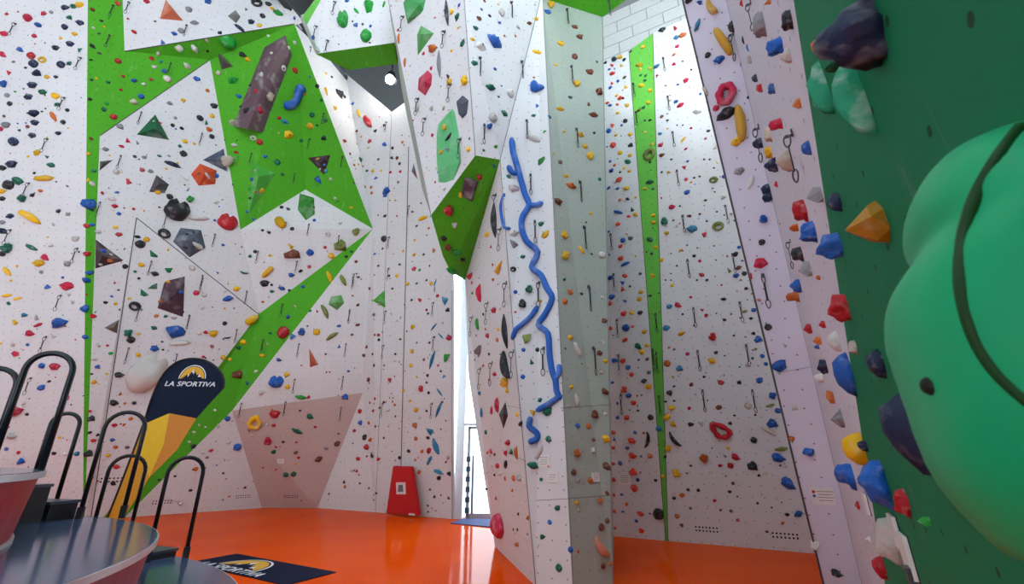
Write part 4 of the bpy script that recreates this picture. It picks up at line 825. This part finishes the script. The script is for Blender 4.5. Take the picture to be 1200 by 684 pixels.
on_volume('tall light green slab volume on the pillar nose', [(522, 149, 'y', 9, 'u'), (526, 161, 'k', 13, 'e'), (524, 174, 'a', 10, 'v'), (517, 178, 'y', 6, 'd'), (511, 196, 'b', 5, 'c'), (520, 221, 'c', 5, 'c')], 'light green slab')
on_volume('dark purple triangle volume on the green star', [(372, 186, 'y', 5, 'c'), (380, 193, 'b', 5, 'c'), (375, 198, 'w', 4, 'c')], 'dark purple triangle')
on_volume('mottled purple block volume on the green underside', [(541, 228, 'y', 9, 'u')], 'purple block')
# ---------------------------------------------------------------- near green macro hold on the deep green wall
def near_hold(xb, vc, table, amax):
    p, n, key = hit(xb, vc, ('L',)); t = depth(p) / FPX; M = frame(p, n); xl = M.to_3x3() @ Vector((1, 0, 0)); up = Vector((0, 0, 1)) - n * n.z; up.normalize()
    tab = smoothpath([Vector((v, x, 0)) for v, x in table], 3); N_ = 28; rings = []
    bm = bmesh.new(); Mi = M.inverted(); v0, v1 = table[0][0], table[-1][0]
    for q in tab:
        v, x = q.x, q.y; b = p + up * ((vc - v) * t); h = .01
        for _ in range(600):
            P_ = b + n * h - CAM
            if 600 + FPX * P_.x / (P_.y * CP + P_.z * SP) < x: break
            h += .0008
        f = (v - v0) / (v1 - v0) * 2 - 1; a = amax * max(.06, (1 - abs(f) ** 3.2)) ** .5
        h *= max(.25, (1 - abs(f) ** 6)) if abs(f) > .9 else 1
        rings.append([bm.verts.new(Mi @ (b + xl * (a * math.copysign(abs(math.cos(th)) ** .8, math.cos(th))) + n * (h * math.sin(th) ** .75 if math.sin(th) > 0 else 0))) for th in [math.pi * k / N_ for k in range(N_ + 1)]])
    for A, B in zip(rings, rings[1:]):
        for k in range(N_): bm.faces.new((A[k], A[k + 1], B[k + 1], B[k]))
    bm.faces.new(rings[0]); bm.faces.new(rings[-1][::-1]); bmesh.ops.recalc_face_normals(bm, faces=bm.faces[:])
    e = empty('macro_hold', p); e.matrix_world = M; tag(e, 'huge sea green grooved macro hold bolted to the deep green wall', 'climbing hold')
    tree = BVHTree.FromBMesh(bm); o = meshobj('body', bm, holdmat('hold_sea_green', '#00b072', .06, .5), e, True)
    def onit(u, v):
        r = ray(u, v).normalized(); a = Mi @ CAM; d = (Mi.to_3x3() @ r).normalized(); l_, n2, i2, d2 = tree.ray_cast(a, d); return l_, d
    pts = []
    for u, v in ((1215, 128), (1196, 150), (1172, 182), (1148, 222), (1132, 270), (1127, 318), (1133, 364), (1150, 408), (1176, 444), (1210, 474)):
        l_, d = onit(u, v)
        if l_: pts.append(l_ + d * .0045)
    if len(pts) > 2:
        bm = bmesh.new(); tube(bm, smoothpath(pts, 4), .0062, 8); meshobj('groove', bm, holdmat('hold_dark_green', '#06480f', .05), e, True)  # dark tube, its colour stands in for the shade inside the groove
    l_, d = onit(1092, 452)
    if l_:
        bm = bmesh.new(); bmesh.ops.create_uvsphere(bm, u_segments=14, v_segments=8, radius=.009); q = meshobj('bolt_hole', bm, simple('black_hole', '#0b120d', .8), e); q.location = l_ + d * .006
    return e
near_hold(1255, 395, [(128, 1170), (140, 1108), (165, 1079), (200, 1064), (235, 1065), (262, 1075), (285, 1063), (310, 1047), (340, 1040), (380, 1042), (430, 1056), (480, 1072), (520, 1086), (560, 1108), (600, 1145), (640, 1195), (665, 1230)], .15)
side(1100, 503, 66, 112, 'B', 'd', 'big navy sloper beside the huge sea green hold', ('L',), along=.6)
for xr, y, w, h, lab in ((969, 101, 21, 70, 'slim mint pinch hold on the deep green wall'), (1012, 112, 32, 94, 'larger mint pinch hold hanging below the big navy hold')):
    o = side(xr, y, w, h, 'G', 'l', lab, ('L', 'KS'))
    p, n, key = hit(xr, y, ('L', 'KS')); t = depth(p) / FPX
    o.matrix_world = frame(p, n, math.pi / 2) @ Matrix.Diagonal((h * t, h * t * .55, w * t * 3.4, 1)); o.material_slots[0].material = MINT
# ---------------------------------------------------------------- quickdraws
STEEL = simple('quickdraw_steel', '#55575c', .35, .8); SLG = simple('sling_black', '#2d2d33', .8)
def carab(h=.105, w=.055, r=.006):
    bm = bmesh.new(); pts = []
    for k in range(12):
        a = 2 * math.pi * k / 12; pts.append(Vector((math.cos(a) * w / 2 * (1 + .18 * math.sin(a)), 0, math.sin(a) * h / 2)))
    tube(bm, pts, r, 5, True); return bm
def me_of(bm, name, mat):
    me = bpy.data.meshes.new(name); bm.normal_update(); bm.to_mesh(me); bm.free(); me.materials.append(mat); return me
bm = bmesh.new(); box(bm, (0, .0, 0), (.035, .012, .05)); box(bm, (0, -.025, -.02), (.03, .05, .008)); QH = me_of(bm, 'hanger', STEEL)
QC = me_of(carab(), 'carabiner', STEEL)
bm = bmesh.new(); box(bm, (0, 0, 0), (.022, .008, .22)); QS = me_of(bm, 'sling', SLG)
def quickdraw(u, v, only=None, label=None, sc=1.0, col=None):
    h = hit(u, v, only)
    if not h: return
    p, n, key = h
    e = bpy.data.objects.new('quickdraw', None); e.empty_display_size = .05; link(e)
    yaw = math.atan2(n.y, n.x) + math.pi / 2 if abs(n.z) < .95 else 0
    out = Vector((n.x, n.y, 0)) * .0
    e.matrix_world = Matrix.Translation(p + n * .004) @ Matrix.Rotation(yaw, 4, 'Z') @ Matrix.Scale(sc, 4)
    lab = label or 'steel quickdraw with dark sling ' + PLACE[key]
    tag(e, lab, 'quickdraw', 'quickdraws ' + PLACE[key])
    for me, loc, ry in ((QH, (0, -.006, 0), 0), (QC, (0, -.045, -.06), .9), (QS, (0, -.045, -.21), 0), (QC, (0, -.045, -.36), .6)):
        o = bpy.data.objects.new(me.name.split('.')[0], me); link(o, e); o.location = loc; o.rotation_euler = (0, 0, ry)
QD = {(0, 0): "56 85;285 205;228 345;168 490;103 645;398 20;385 125;600 222;455 10;657 90;497 395;425 548", (0, 228): "38 125;273 190;215 355;163 500;110 645;352 28;585 72;532 235;490 395;665 425;452 540;622 562;712 295",
      (200, 0): "540 400;490 490;285 540;605 555;435 610;515 95;580 10;555 145;490 165;110 470", (200, 228): "155 140;308 200;445 235;112 285;267 340;487 105;592 145;645 280;630 405;452 525;437 650;232 475;327 510;66 425;617 525;607 640;395 385",
      (200, 456): "250 50;405 45;600 65", (400, 0): "365 112;272 348;297 418;385 298;420 490;595 10;485 205;502 440;632 218;650 425;665 615;160 430;220 60", (400, 228): "545 0;562 120;517 380;462 430;582 310;607 550;492 610;532 590;680 95;697 310;713 540;168 260;42 290;30 410;150 530;158 410;325 380;327 500;240 40;170 150",
      (400, 456): "147 50;320 50", (580, 0): "252 35;267 235;285 455;297 640;592 205;625 465;640 600;608 340;487 295;497 395", (580, 228): "312 115;328 325;345 540;660 75;677 230;698 400;713 550;565 420;567 560;418 280;430 440;435 565;408 140;555 545",
      (580, 456): "443 20;577 25", (760, 228): "270 40;295 210;320 380;343 530", (760, 456): "190 5;365 5"}
for (ox, oy), tx in QD.items():
    for tk in tx.split(';'):
        a, b = map(float, tk.split()); quickdraw(ox + a / 3, oy + b / 3)
quickdraw(894, 323, ('K',), 'long quickdraw hanging below the crimson hold on the lavender wall')
quickdraw(860, 38, ('K', 'KS'), 'quickdraw under the black hold by the pale banana hold')
quickdraw(890, 148, ('K', 'KS'), 'quickdraw above the navy hold at the fold of the wall')
quickdraw(930, 155, ('KS',), 'long quickdraw with orange keeper beside the blue dome', .62)
quickdraw(881, 2, ('K', 'KS'), 'quickdraw at the very top of the lavender wall', .5)
quickdraw(927, 282, ('K', 'KS'), 'quickdraw above the black knobbly hold', .6)
quickdraw(713, 2, ('soffit',), 'quickdraw hanging from the green soffit')
# ---------------------------------------------------------------- signs and vents
SIGN = simple('sign_white', '#e8e6e2', .5); INK = simple('sign_ink', '#7d7f86', .8)
def sign(u, v, w, h, only=None, label=None, dots=False):
    q = hit(u, v, only)
    if not q: return
    p, n, key = q; t = depth(p) / FPX; k = 1.05
    e = empty('route_sign'); e.matrix_world = frame(p, n); tag(e, label or 'small white route sign ' + PLACE[key], 'sign', 'route signs ' + PLACE[key])
    a, b = w * t * k, h * t * k
    bm = bmesh.new(); box(bm, (0, 0, .006), (a, b, .012)); plate = meshobj('plate', bm, SIGN, e)
    bm = bmesh.new()
    for r in range(4): box(bm, (-.02 * a if not dots else .12 * a, b * (.3 - .18 * r), .0125), (a * (.7 - .1 * (r % 2)), b * .035, .001))
    meshobj('print', bm, INK, plate)
    if dots:
        for c, y in (('r', .27), ('b', .02)):
            bm = bmesh.new(); bmesh.ops.create_circle(bm, cap_ends=True, segments=12, radius=b * .09)
            o = meshobj('colour_dot', bm, hm(c), plate); o.location = (-a * .36, b * y, .0135)
for u, v in ((5, 538), (122, 539), (268, 539), (329, 540), (400, 541), (446, 542), (476, 543), (506, 543)): sign(u, v, 6.5, 5)
sign(731, 551, 7, 5.5, ('J1',)); sign(769, 552, 7, 6, ('J1', 'JS')); sign(833, 554, 9, 6, ('J2',)); sign(897, 555, 9.5, 6.5, ('J2',))
sign(732, 561, 14, 12, ('J1',), 'larger printed route sheet with red picture on the white panel')
sign(648, 559, 14, 10.5, ('N3',)); sign(698, 559, 10.5, 9.5, ('H',)); sign(638, 540, 15, 13, ('N3',), 'tilted white card beside the teal hold on the pillar')
sign(964, 581, 22, 18, ('K',), 'white route sign with red and blue dots on lavender wall', True)
for u, v, w, h, lab in ((1017, 590, 60, 22, 'white route sign seen edge-on on the white strip'), (1052, 622, 40, 34, 'white framed sign seen edge-on on the deep green wall'), (1066, 650, 36, 44, 'taller white sign seen edge-on above the grey box'), ):
    q = hit(u, v, ('KS', 'L')); p, n, key = q; t = depth(p) / FPX
    e = empty('route_sign'); e.matrix_world = frame(p, n); tag(e, lab, 'sign')
    bm = bmesh.new(); box(bm, (0, 0, .008), (h * t * 1.3, h * t, .016)); meshobj('plate', bm, SIGN, e)
    bm = bmesh.new(); box(bm, (0, 0, .002), (h * t * 1.36, h * t * 1.06, .004)); meshobj('frame', bm, simple('sign_frame', '#1d1e22', .5), e)
q = hit(1074, 670, ('L',)); e = empty('wall_box'); e.matrix_world = frame(q[0], q[1]); tag(e, 'dark grey wall box below the edge-on signs', 'box'); t = depth(q[0]) / FPX
bm = bmesh.new(); box(bm, (0, -12 * t, .014), (22 * t, 34 * t, .028)); bmesh.ops.bevel(bm, geom=bm.edges[:], offset=.003, segments=2, affect='EDGES'); meshobj('body', bm, simple('grey_box', '#3b3d40', .5), e)
bm = bmesh.new(); box(bm, (0, 3 * t, .02), (22 * t, 4 * t, .026)); meshobj('lid', bm, simple('grey_box_lid', '#55585c', .5), e)
HOLE = simple('vent_hole_black', '#101012', .9)
def vent(u, v, w, key_only, rows=2, cols=7):
    q = hit(u, v, key_only); p, n, key = q; t = depth(p) / FPX; M = frame(p + n * .003, n)
    bm = bmesh.new(); s = w * t / (cols - 1)
    for r in range(rows):
        for c in range(cols):
            g = bmesh.ops.create_circle(bm, cap_ends=True, segments=10, radius=s * .27)['verts']
            for x in g: x.co += Vector(((c - (cols - 1) / 2) * s, (r - .5) * s, 0))
    o = meshobj('vent_holes', bm, HOLE, PANELS[key].parent); o.matrix_world = M
vent(133, 562, 22, ('lw3', 'lw2')); vent(190, 588, 17, ('low',)); vent(285, 581.5, 14, ('low',)); vent(341, 581.5, 15, ('pink',)); vent(828, 620, 23, ('J2',)); vent(920, 627.5, 25, ('J2',))
# ---------------------------------------------------------------- glazed slit and door between back wall and pillar
FR = simple('white_frame', '#dfe3e8', .4); GLM = bpy.data.materials.new('clear_glass'); t_, n_, l_, b_ = nt(GLM)
tr_ = n_.new('ShaderNodeBsdfTransparent'); gl_ = n_.new('ShaderNodeBsdfGlossy'); gl_.inputs['Roughness'].default_value = .02; ms_ = n_.new('ShaderNodeMixShader'); ms_.inputs[0].default_value = .06
l_.new(tr_.outputs[0], ms_.inputs[1]); l_.new(gl_.outputs[0], ms_.inputs[2]); l_.new(ms_.outputs[0], n_['Material Output'].inputs[0])
YD = 13.15
xa = D(531, 606, YD).x
bm = bmesh.new(); box(bm, (xa + .12, YD, 5.5), (.22, .2, 11)); w1 = meshobj('window_1', bm, FR); tag(w1, 'tall white glazing post beside the climbing wall', 'window', kind='structure')
bm = bmesh.new(); box(bm, (xa + 1.3, YD, 2.35), (2.4, .12, .07)); meshobj('transom', bm, FR, w1)
bm = bmesh.new(); box(bm, (xa + 1.3, YD + .02, 6.6), (2.3, .012, 8.4)); meshobj('pane', bm, GLM, w1)
dr = empty('door_1', (xa + .36, YD, 0)); tag(dr, 'glazed door in the bright slit beside the pillar', 'door', kind='structure')
for x_, w_ in ((0, .08), (1.25, .08)):
    bm = bmesh.new(); box(bm, (x_, 0, 1.15), (w_, .07, 2.3)); meshobj('stile', bm, simple('door_grey', '#aab4bd', .4), dr)
bm = bmesh.new(); box(bm, (.62, 0, .06), (1.25, .07, .12)); meshobj('bottom_rail', bm, simple('door_grey', '#aab4bd', .4), dr)
bm = bmesh.new(); box(bm, (.62, 0, 2.27), (1.25, .07, .07)); meshobj('top_rail', bm, simple('door_grey', '#aab4bd', .4), dr)
bm = bmesh.new(); box(bm, (.62, 0, 1.17), (1.16, .01, 2.1)); meshobj('pane', bm, GLM, dr)
bm = bmesh.new(); tube(bm, [Vector((.13, -.09, .12)), Vector((.13, -.09, 1.55))], .035, 8); hd = meshobj('handle_bar', bm, simple('steel_blue', '#8794a3', .3, .7), dr)
for k in range(6):
    bm = bmesh.new(); box(bm, (.0, -.06, .2 + k * .25), (.12, .06, .13)); meshobj('lock_block', bm, simple('door_blue', '#3a5674', .5), dr)
bm = bmesh.new(); box(bm, (0, 30, -.25), (60, 32.5, .2)); box(bm, (4.2, 16.4, .002), (11.3, 6.1, .02)); box(bm, (-2.4, 16.9, .002), (1.9, 5.1, .02)); tag(meshobj('pavement', bm, simple('pale_paving', '#e4e4e2', .8)), 'pale paving outside the glass door', 'pavement', kind='structure')
mt = [Z(528, 613, .008), Z(543, 607.5, .008), Z(592, 609, .008), Z(592, 619, .008)]
bm = bmesh.new(); top = [bm.verts.new(p + Vector((0, 0, .012))) for p in mt]; bot = [bm.verts.new(Vector((p.x, p.y, .001))) for p in mt]
bm.faces.new(top); bm.faces.new(bot[::-1])
for k in range(4): bm.faces.new((top[k], bot[k], bot[(k + 1) % 4], top[(k + 1) % 4]))
bmesh.ops.recalc_face_normals(bm, faces=bm.faces[:]); tag(meshobj('doormat', bm, simple('doormat_blue', '#4a568e', .9)), 'blue-grey doormat in front of the glass door', 'doormat')
# ---------------------------------------------------------------- leaning red safety pad
q = hit(470, 575, ('D2', 'D1')); D2n = q[1]
pd = empty('leaning_pad', F(471, 604)); tag(pd, 'red trapezoid floor pad leaning against the wall with white label', 'pad')
bpy.context.view_layer.update()
pn = Vector((D2n.x, D2n.y, 0)).normalized(); off = pn * .22
PP = (F(471, 604) + pn * .12, (D2n.normalized()))
def slab(pts, n, th, mat, name, parent, bev=0):
    bm = bmesh.new(); a = [bm.verts.new(p) for p in pts]; b = [bm.verts.new(p - n * th) for p in pts]
    bm.faces.new(a); bm.faces.new(b[::-1])
    for k in range(len(a)): bm.faces.new((a[k], b[k], b[(k + 1) % len(a)], a[(k + 1) % len(a)]))
    bmesh.ops.recalc_face_normals(bm, faces=bm.faces[:])
    if bev: bmesh.ops.bevel(bm, geom=bm.edges[:], offset=bev, segments=2, affect='EDGES')
    o = meshobj(name, bm, mat)
    o.parent = parent
    if parent: o.matrix_parent_inverse = parent.matrix_world.inverted()
    return o
pp = [R(460, 546, PP), R(482, 547, PP), R(491, 604.5, PP), R(452, 601.5, PP)]
for p in pp[2:]: p.z = max(p.z, .01)
slab(pp, PP[1], .11, simple('red_vinyl', '#c81d24', .45), 'cushion', pd, .02)
PPf = (PP[0] + PP[1] * .006, PP[1])
slab([R(464, 565, PPf), R(475, 565, PPf), R(475.5, 579, PPf), R(464.5, 579, PPf)], PP[1], .004, SIGN, 'label_card', pd)
PPg = (PP[0] + PP[1] * .010, PP[1])
slab([R(467, 568, PPg), R(472, 568, PPg), R(472.5, 576, PPg), R(466, 576, PPg)], PP[1], .003, INK, 'label_print', pd)
slab([R(479, 601, PPf), R(486, 601.5, PPf), R(486, 604, PPf), R(479, 603.5, PPf)], PP[1], .004, SIGN, 'small_tag', pd)
# ---------------------------------------------------------------- ceiling lamp
lp = empty('ceiling_spotlight', D(457, 93, 11.9)); tag(lp, 'bright ceiling spotlight in the dark gap beside the pillar nose', 'lamp')
bm = bmesh.new(); bmesh.ops.create_cone(bm, segments=20, radius1=.20, radius2=.12, depth=.3, cap_ends=True); o = meshobj('housing', bm, simple('lamp_housing', '#202124', .5), lp); o.location = (0, .1, .20)
bm = bmesh.new(); bmesh.ops.create_uvsphere(bm, u_segments=16, v_segments=10, radius=.15); o = meshobj('lens', bm, simple('lamp_white', '#fffaf0', .5, 0, 60), lp, True)
bm = bmesh.new(); tube(bm, [Vector((0, .1, .3)), Vector((0, .1, 14.9 - lp.location.z))], .025, 6); meshobj('stem', bm, simple('lamp_housing', '#202124', .5), lp)
ld = bpy.data.lights.new('spot_light', 'POINT'); ld.energy = 30; ld.shadow_soft_size = .15; lo = bpy.data.objects.new('spot_light', ld); link(lo, lp); lo.location = (0, -.2, -.25)
# ---------------------------------------------------------------- round seating tiers
TC = Vector((-6.2, 2.6, 0))
TOPM = simple('tier_top_laminate', '#46597a', .13, 0); REDM = simple('tier_red', '#a8142a', .35); RIMM = simple('aluminium_rim', '#c4c7cb', .35, .35); BLACKM = simple('stair_black', '#15171b', .6)
def disc(bm, r0, z0, r1, z1, seg=96):
    A = [bm.verts.new((math.cos(2 * math.pi * k / seg) * r0, math.sin(2 * math.pi * k / seg) * r0, z0)) for k in range(seg)]
    B = [bm.verts.new((math.cos(2 * math.pi * k / seg) * r1, math.sin(2 * math.pi * k / seg) * r1, z1)) for k in range(seg)]
    for k in range(seg): bm.faces.new((A[k], A[(k + 1) % seg], B[(k + 1) % seg], B[k]))
    bm.faces.new(A[::-1]); bm.faces.new(B)
for nm, z0, z1, R1, lab in (('low', 0, .4, 4.35, 'lowest and widest round seating tier with red side'), ('mid', .4, .9, 3.62, 'middle round seating tier with aluminium rim'), ('top', .9, 1.47, 2.70, 'topmost small round seating tier with red side')):
    e = empty('seating_tier', TC + Vector((0, 0, z0))); tag(e, lab, 'seating tier', 'round seating tiers')
    h = z1 - z0
    bm = bmesh.new(); disc(bm, R1 - .10, .002, R1 - .04, h - .05); meshobj('side', bm, REDM, e)
    bm = bmesh.new(); disc(bm, R1 - .075, .001, R1 - .075, .03); meshobj('base_trim', bm, RIMM, e)
    bm = bmesh.new(); disc(bm, R1, h - .055, R1, h - .004); meshobj('rim', bm, RIMM, e)
    bm = bmesh.new(); disc(bm, R1 - .012, h - .02, R1 - .012, h); meshobj('top', bm, TOPM, e)
STEPS = ((2.92, 1.29, .9, 79, .32, 'upper black step against the topmost tier'), (3.26, 1.10, .9, 79, .32, 'lower black step on the middle tier'), (3.83, .60, .4, 69, .33, 'upper black step between the two lower tiers'), (4.17, .49, .4, 69, .33, 'lower black step on the lowest tier'))
for r, zt, zb, ang, dp, lab in STEPS:
    a = math.radians(ang); e = empty('stair_step', TC + Vector((math.cos(a) * r, math.sin(a) * r, zb))); e.rotation_euler = (0, 0, a - math.pi / 2); tag(e, lab, 'step', 'black stair steps')
    bm = bmesh.new(); box(bm, (0, 0, (zt - zb - .03) / 2), (.95, dp * .9, zt - zb - .03)); meshobj('riser_box', bm, BLACKM, e)
    bm = bmesh.new(); box(bm, (0, 0, zt - zb - .015), (.97, dp, .03)); meshobj('tread', bm, simple('tread_blue_grey', '#3c4a5a', .3), e)
TUBEM = simple('handrail_black', '#0f1319', .3, .3)
def hoop(x, y, z0, h, w, ang, lab, r=.024):
    e = empty('handrail_hoop', (x, y, z0)); e.rotation_euler = (0, 0, math.radians(ang)); tag(e, lab, 'handrail', 'black hoop handrails')
    pts = [Vector((-w / 2, 0, -.02))]; rad = w / 2
    pts += [Vector((-w / 2, 0, h - rad - .2))]
    for k in range(13):
        a = math.pi - math.pi * k / 12; pts.append(Vector((math.cos(a) * rad, 0, h - rad + math.sin(a) * rad)))
    pts += [Vector((w / 2, 0, h - rad - .2)), Vector((w / 2, 0, -.02))]
    bm = bmesh.new(); tube(bm, pts, r, 10); meshobj('rail', bm, TUBEM, e, True)
    for s in ((-1, 1) if z0 < 1.2 else ()):
        bm = bmesh.new(); box(bm, (s * w / 2, 0, .05), (.06, .075, .14)); meshobj('bracket', bm, BLACKM, e)
hoop(-4.74, 4.66, 1.47, 1.12, .36, 30, 'tall black hoop handrail on the topmost tier', .028)
hoop(-5.62, 4.98, 1.47, 1.02, .36, 30, 'black hoop handrail at the far edge of the topmost tier', .028)
hoop(-5.78, 6.12, .9, 1.2, .28, 30, 'black hoop handrail beyond the steps on the middle tier')
hoop(-4.84, 5.93, .9, 1.2, .40, 27, 'black hoop handrail beside the steps on the middle tier')
hoop(-5.28, 6.70, .4, 1.18, .40, 30, 'low black hoop handrail in front of the flag')
hoop(-4.17, 6.25, .4, 1.16, .38, 42, 'black hoop handrail on the lowest tier near the mat')
# ---------------------------------------------------------------- text and emblem helpers
def text_bm(s, size):
    cu = bpy.data.curves.new('lettering', 'FONT'); cu.body = s; cu.size = size; cu.extrude = .002; cu.align_x = 'CENTER'; cu.align_y = 'CENTER'; cu.shear = .18; cu.space_character = 1.05; cu.offset = size * .012
    o = bpy.data.objects.new('tmp', cu); COL.objects.link(o); bpy.context.view_layer.update()
    me = bpy.data.meshes.new_from_object(o.evaluated_get(bpy.context.evaluated_depsgraph_get()))
    bm = bmesh.new(); bm.from_mesh(me); bpy.data.objects.remove(o); bpy.data.meshes.remove(me); return bm
def half_disc(r, seg=24, y0=0, z=0):
    bm = bmesh.new(); v = [bm.verts.new((math.cos(math.pi * k / seg) * r, math.sin(math.pi * k / seg) * r + y0, z)) for k in range(seg + 1)]
    bm.faces.new(v); return bm
def emblem(parent, r, M, white, yellow, dark):
    """half sun with a two-peaked mountain cut out of it, outlined in white"""
    def put(bm, nm, mat, z):
        o = meshobj(nm, bm, mat, parent); o.matrix_local = M @ Matrix.Translation((0, 0, z)); return o
    put(half_disc(r), 'emblem_outline', white, .001)
    put(half_disc(r * .93), 'emblem_gap', dark, .002)
    put(half_disc(r * .88), 'emblem_sun', yellow, .003)
    bm = bmesh.new(); pk = [(-.80, 0), (-.62, .12), (-.38, .34), (-.24, .28), (-.02, .72), (.08, .40), (.16, .52), (.30, .25), (.46, .36), (.62, .12), (.80, 0)]
    bm.faces.new([bm.verts.new((x * r, y * r, 0)) for x, y in pk]); put(bm, 'emblem_mountain', dark, .004)
    for tri in ([(-.02, .72), (.02, .30), (.08, .40)], [(.46, .36), (.40, .12), (.62, .12)], [(-.38, .34), (-.34, .1), (-.24, .28)], [(-.02, .72), (-.12, .5), (.0, .40)]):
        bm = bmesh.new(); bm.faces.new([bm.verts.new((x * r, y * r, 0)) for x, y in tri]); put(bm, 'emblem_ridge', white, .005)
NAVY = simple('banner_navy', '#0a1830', .7, 0, 0, .2); YELP = simple('print_yellow', '#e6a91a', .6); WHP = simple('print_white', '#e9e9ee', .6)
# ---------------------------------------------------------------- feather flag
FY = 8.2
fb = D(120, 655, FY); fb.z = 0
fg = empty('feather_flag', fb); tag(fg, 'navy and yellow teardrop flag with white lettering before the wall', 'flag')
bpy.context.view_layer.update(); FI = fg.matrix_world.inverted()
def fp(u, v, k=0): return D(u, v, FY - k)
def fpoly(pts, name, mat, k=0):
    bm = bmesh.new(); n = Vector((0, -1, 0)); a = [bm.verts.new(FI @ fp(u, v, k)) for u, v in pts]; b = [bm.verts.new(x.co + Vector((0, .006, 0))) for x in a]
    bm.faces.new(a); bm.faces.new(b[::-1])
    for i in range(len(a)): bm.faces.new((a[i], b[i], b[(i + 1) % len(a)], a[(i + 1) % len(a)]))
    bmesh.ops.recalc_face_normals(bm, faces=bm.faces[:]); return meshobj(name, bm, mat, fg)
arc = [(168, 497), (174, 478), (180, 461), (187, 446), (196, 433), (208, 424), (222, 420), (237, 421), (250, 427), (259, 436), (263, 446), (262, 455)]
navy_cloth = fpoly(arc + [(246, 472), (230, 490), (198.5, 484)], 'cloth_navy', NAVY)
fpoly([(168, 497), (198.5, 484), (192, 520), (175, 559), (163, 533)], 'cloth_yellow', simple('banner_yellow', '#f0bd05', .6))
fpoly([(198.5, 484), (230, 490), (207, 527), (175, 559), (192, 520)], 'cloth_amber', simple('banner_amber', '#d9861d', .6))
fpoly([(168, 497), (163, 533), (175, 559), (147, 603), (138, 612), (122, 612), (145, 556)], 'cloth_ochre', simple('banner_ochre', '#df9a10', .6))
edge = [(124, 612), (146, 556)] + arc
bm = bmesh.new(); tube(bm, [FI @ (fp(u, v) + Vector((0, -.004, 0))) for u, v in smoothpath([Vector(q) for q in edge], 3)], .016, 6); meshobj('pole', bm, simple('flag_pole_black', '#101216', .5), fg, True)
bm = bmesh.new(); tube(bm, [Vector((0, 0, .03)), FI @ fp(124, 613)], .016, 8); meshobj('pole_foot', bm, simple('flag_pole_black', '#101216', .5), fg)
bm = bmesh.new(); box(bm, (0, 0, .02), (.5, .5, .04)); bmesh.ops.bevel(bm, geom=bm.edges[:], offset=.008, segments=1, affect='EDGES'); meshobj('base_plate', bm, BLACKM, fg)
p0 = FI @ fp(222.5, 450, .01); p1 = FI @ fp(193, 449, .01); p2 = FI @ fp(252, 450, .01)
wtxt = (p2 - p1).length; t1 = text_bm('LA SPORTIVA', .14)
xs = [v.co.x for v in t1.verts]; k = wtxt / (max(xs) - min(xs))
for v in t1.verts: v.co = Vector((v.co.x * k, v.co.y * k * .8, v.co.z))
o = meshobj('lettering', t1, WHP, navy_cloth); xd = (p2 - p1).normalized()
rotM = Matrix.Translation(p0) @ Matrix.Rotation(math.atan2(xd.z, xd.x) * -1, 4, 'Y') @ Matrix.Rotation(math.pi / 2, 4, 'X')
o.matrix_local = rotM
pe = FI @ fp(225, 443.5, .006); er = (fp(241, 445) - fp(209, 445)).length / 2
emblem(navy_cloth, er, Matrix.Translation(pe) @ Matrix.Rotation(math.pi / 2, 4, 'X'), WHP, YELP, NAVY)
# ---------------------------------------------------------------- floor mat with the same logo
mc = [F(279, 649), F(393, 671), F(336, 686), F(216, 660)]
ctr = (mc[0] + mc[1] + mc[2] + mc[3]) / 4; ctr.z = 0
mx_ = ((mc[1] - mc[0]) + (mc[2] - mc[3])); mx_.z = 0; mx_.normalize(); my_ = Vector((-mx_.y, mx_.x, 0))
lw_ = ((mc[1] - mc[0]).length + (mc[2] - mc[3]).length) / 2; lh_ = ((mc[3] - mc[0]).length + (mc[2] - mc[1]).length) / 2
me_ = empty('logo_mat', ctr); me_.rotation_euler = (0, 0, math.atan2(mx_.y, mx_.x)); tag(me_, 'navy logo mat lying on the orange floor by the tiers', 'mat')
bm = bmesh.new(); box(bm, (0, 0, .006), (lw_, lh_, .010)); sheet = meshobj('mat_sheet', bm, simple('mat_navy', '#0a1234', .7, 0, 0, .1), me_)
emblem(sheet, lh_ * .62, Matrix.Translation((-lw_ * .10, -lh_ * .22, .0125)), WHP, YELP, simple('mat_navy', '#0a1234', .7, 0, 0, .1))
t2 = text_bm('LA SPORTIVA', .3); xs = [v.co.x for v in t2.verts]; k = lw_ * .62 / (max(xs) - min(xs))
for v in t2.verts: v.co = Vector((v.co.x * k, v.co.y * k, v.co.z * .5))
o = meshobj('lettering', t2, WHP, sheet); o.location = (-lw_ * .10, -lh_ * .36, .0135)

# ---------------------------------------------------------------- labels that single out alike quickdraws and signs
bpy.context.view_layer.update()
HOLDO = [(o, o.matrix_world.translation.copy()) for o in COL.objects if o.parent is None and o.get('category') in ('climbing hold', 'foothold', 'volume')]
def words(o):
    w = o['label'].split(); k = next((i for i, x in enumerate(w) if x in ('hold', 'foothold', 'volume')), None); return w[:k + 1] if k else w[:3]
for cat_, stem in (('quickdraw', 'quickdraw'), ('sign', 'white route sign')):
    obs = [o for o in COL.objects if o.get('category') == cat_]; c_ = Counter(o['label'] for o in obs)
    for o in obs:
        if c_[o['label']] > 1:
            p = o.matrix_world.translation; place = ' on ' + o['label'].split(' on ', 1)[1]
            ws = [words(q) for q, _ in sorted(HOLDO, key=lambda t: (t[1] - p).length)[:1]]
            lab = (stem + ' by a ' + ' '.join(ws[0]) + place).split()
            if len(lab) > 16: lab = (stem + ' by a ' + ' '.join(ws[0][1:]) + place).split()
            if len(lab) <= 16: o['label'] = ' '.join(lab)
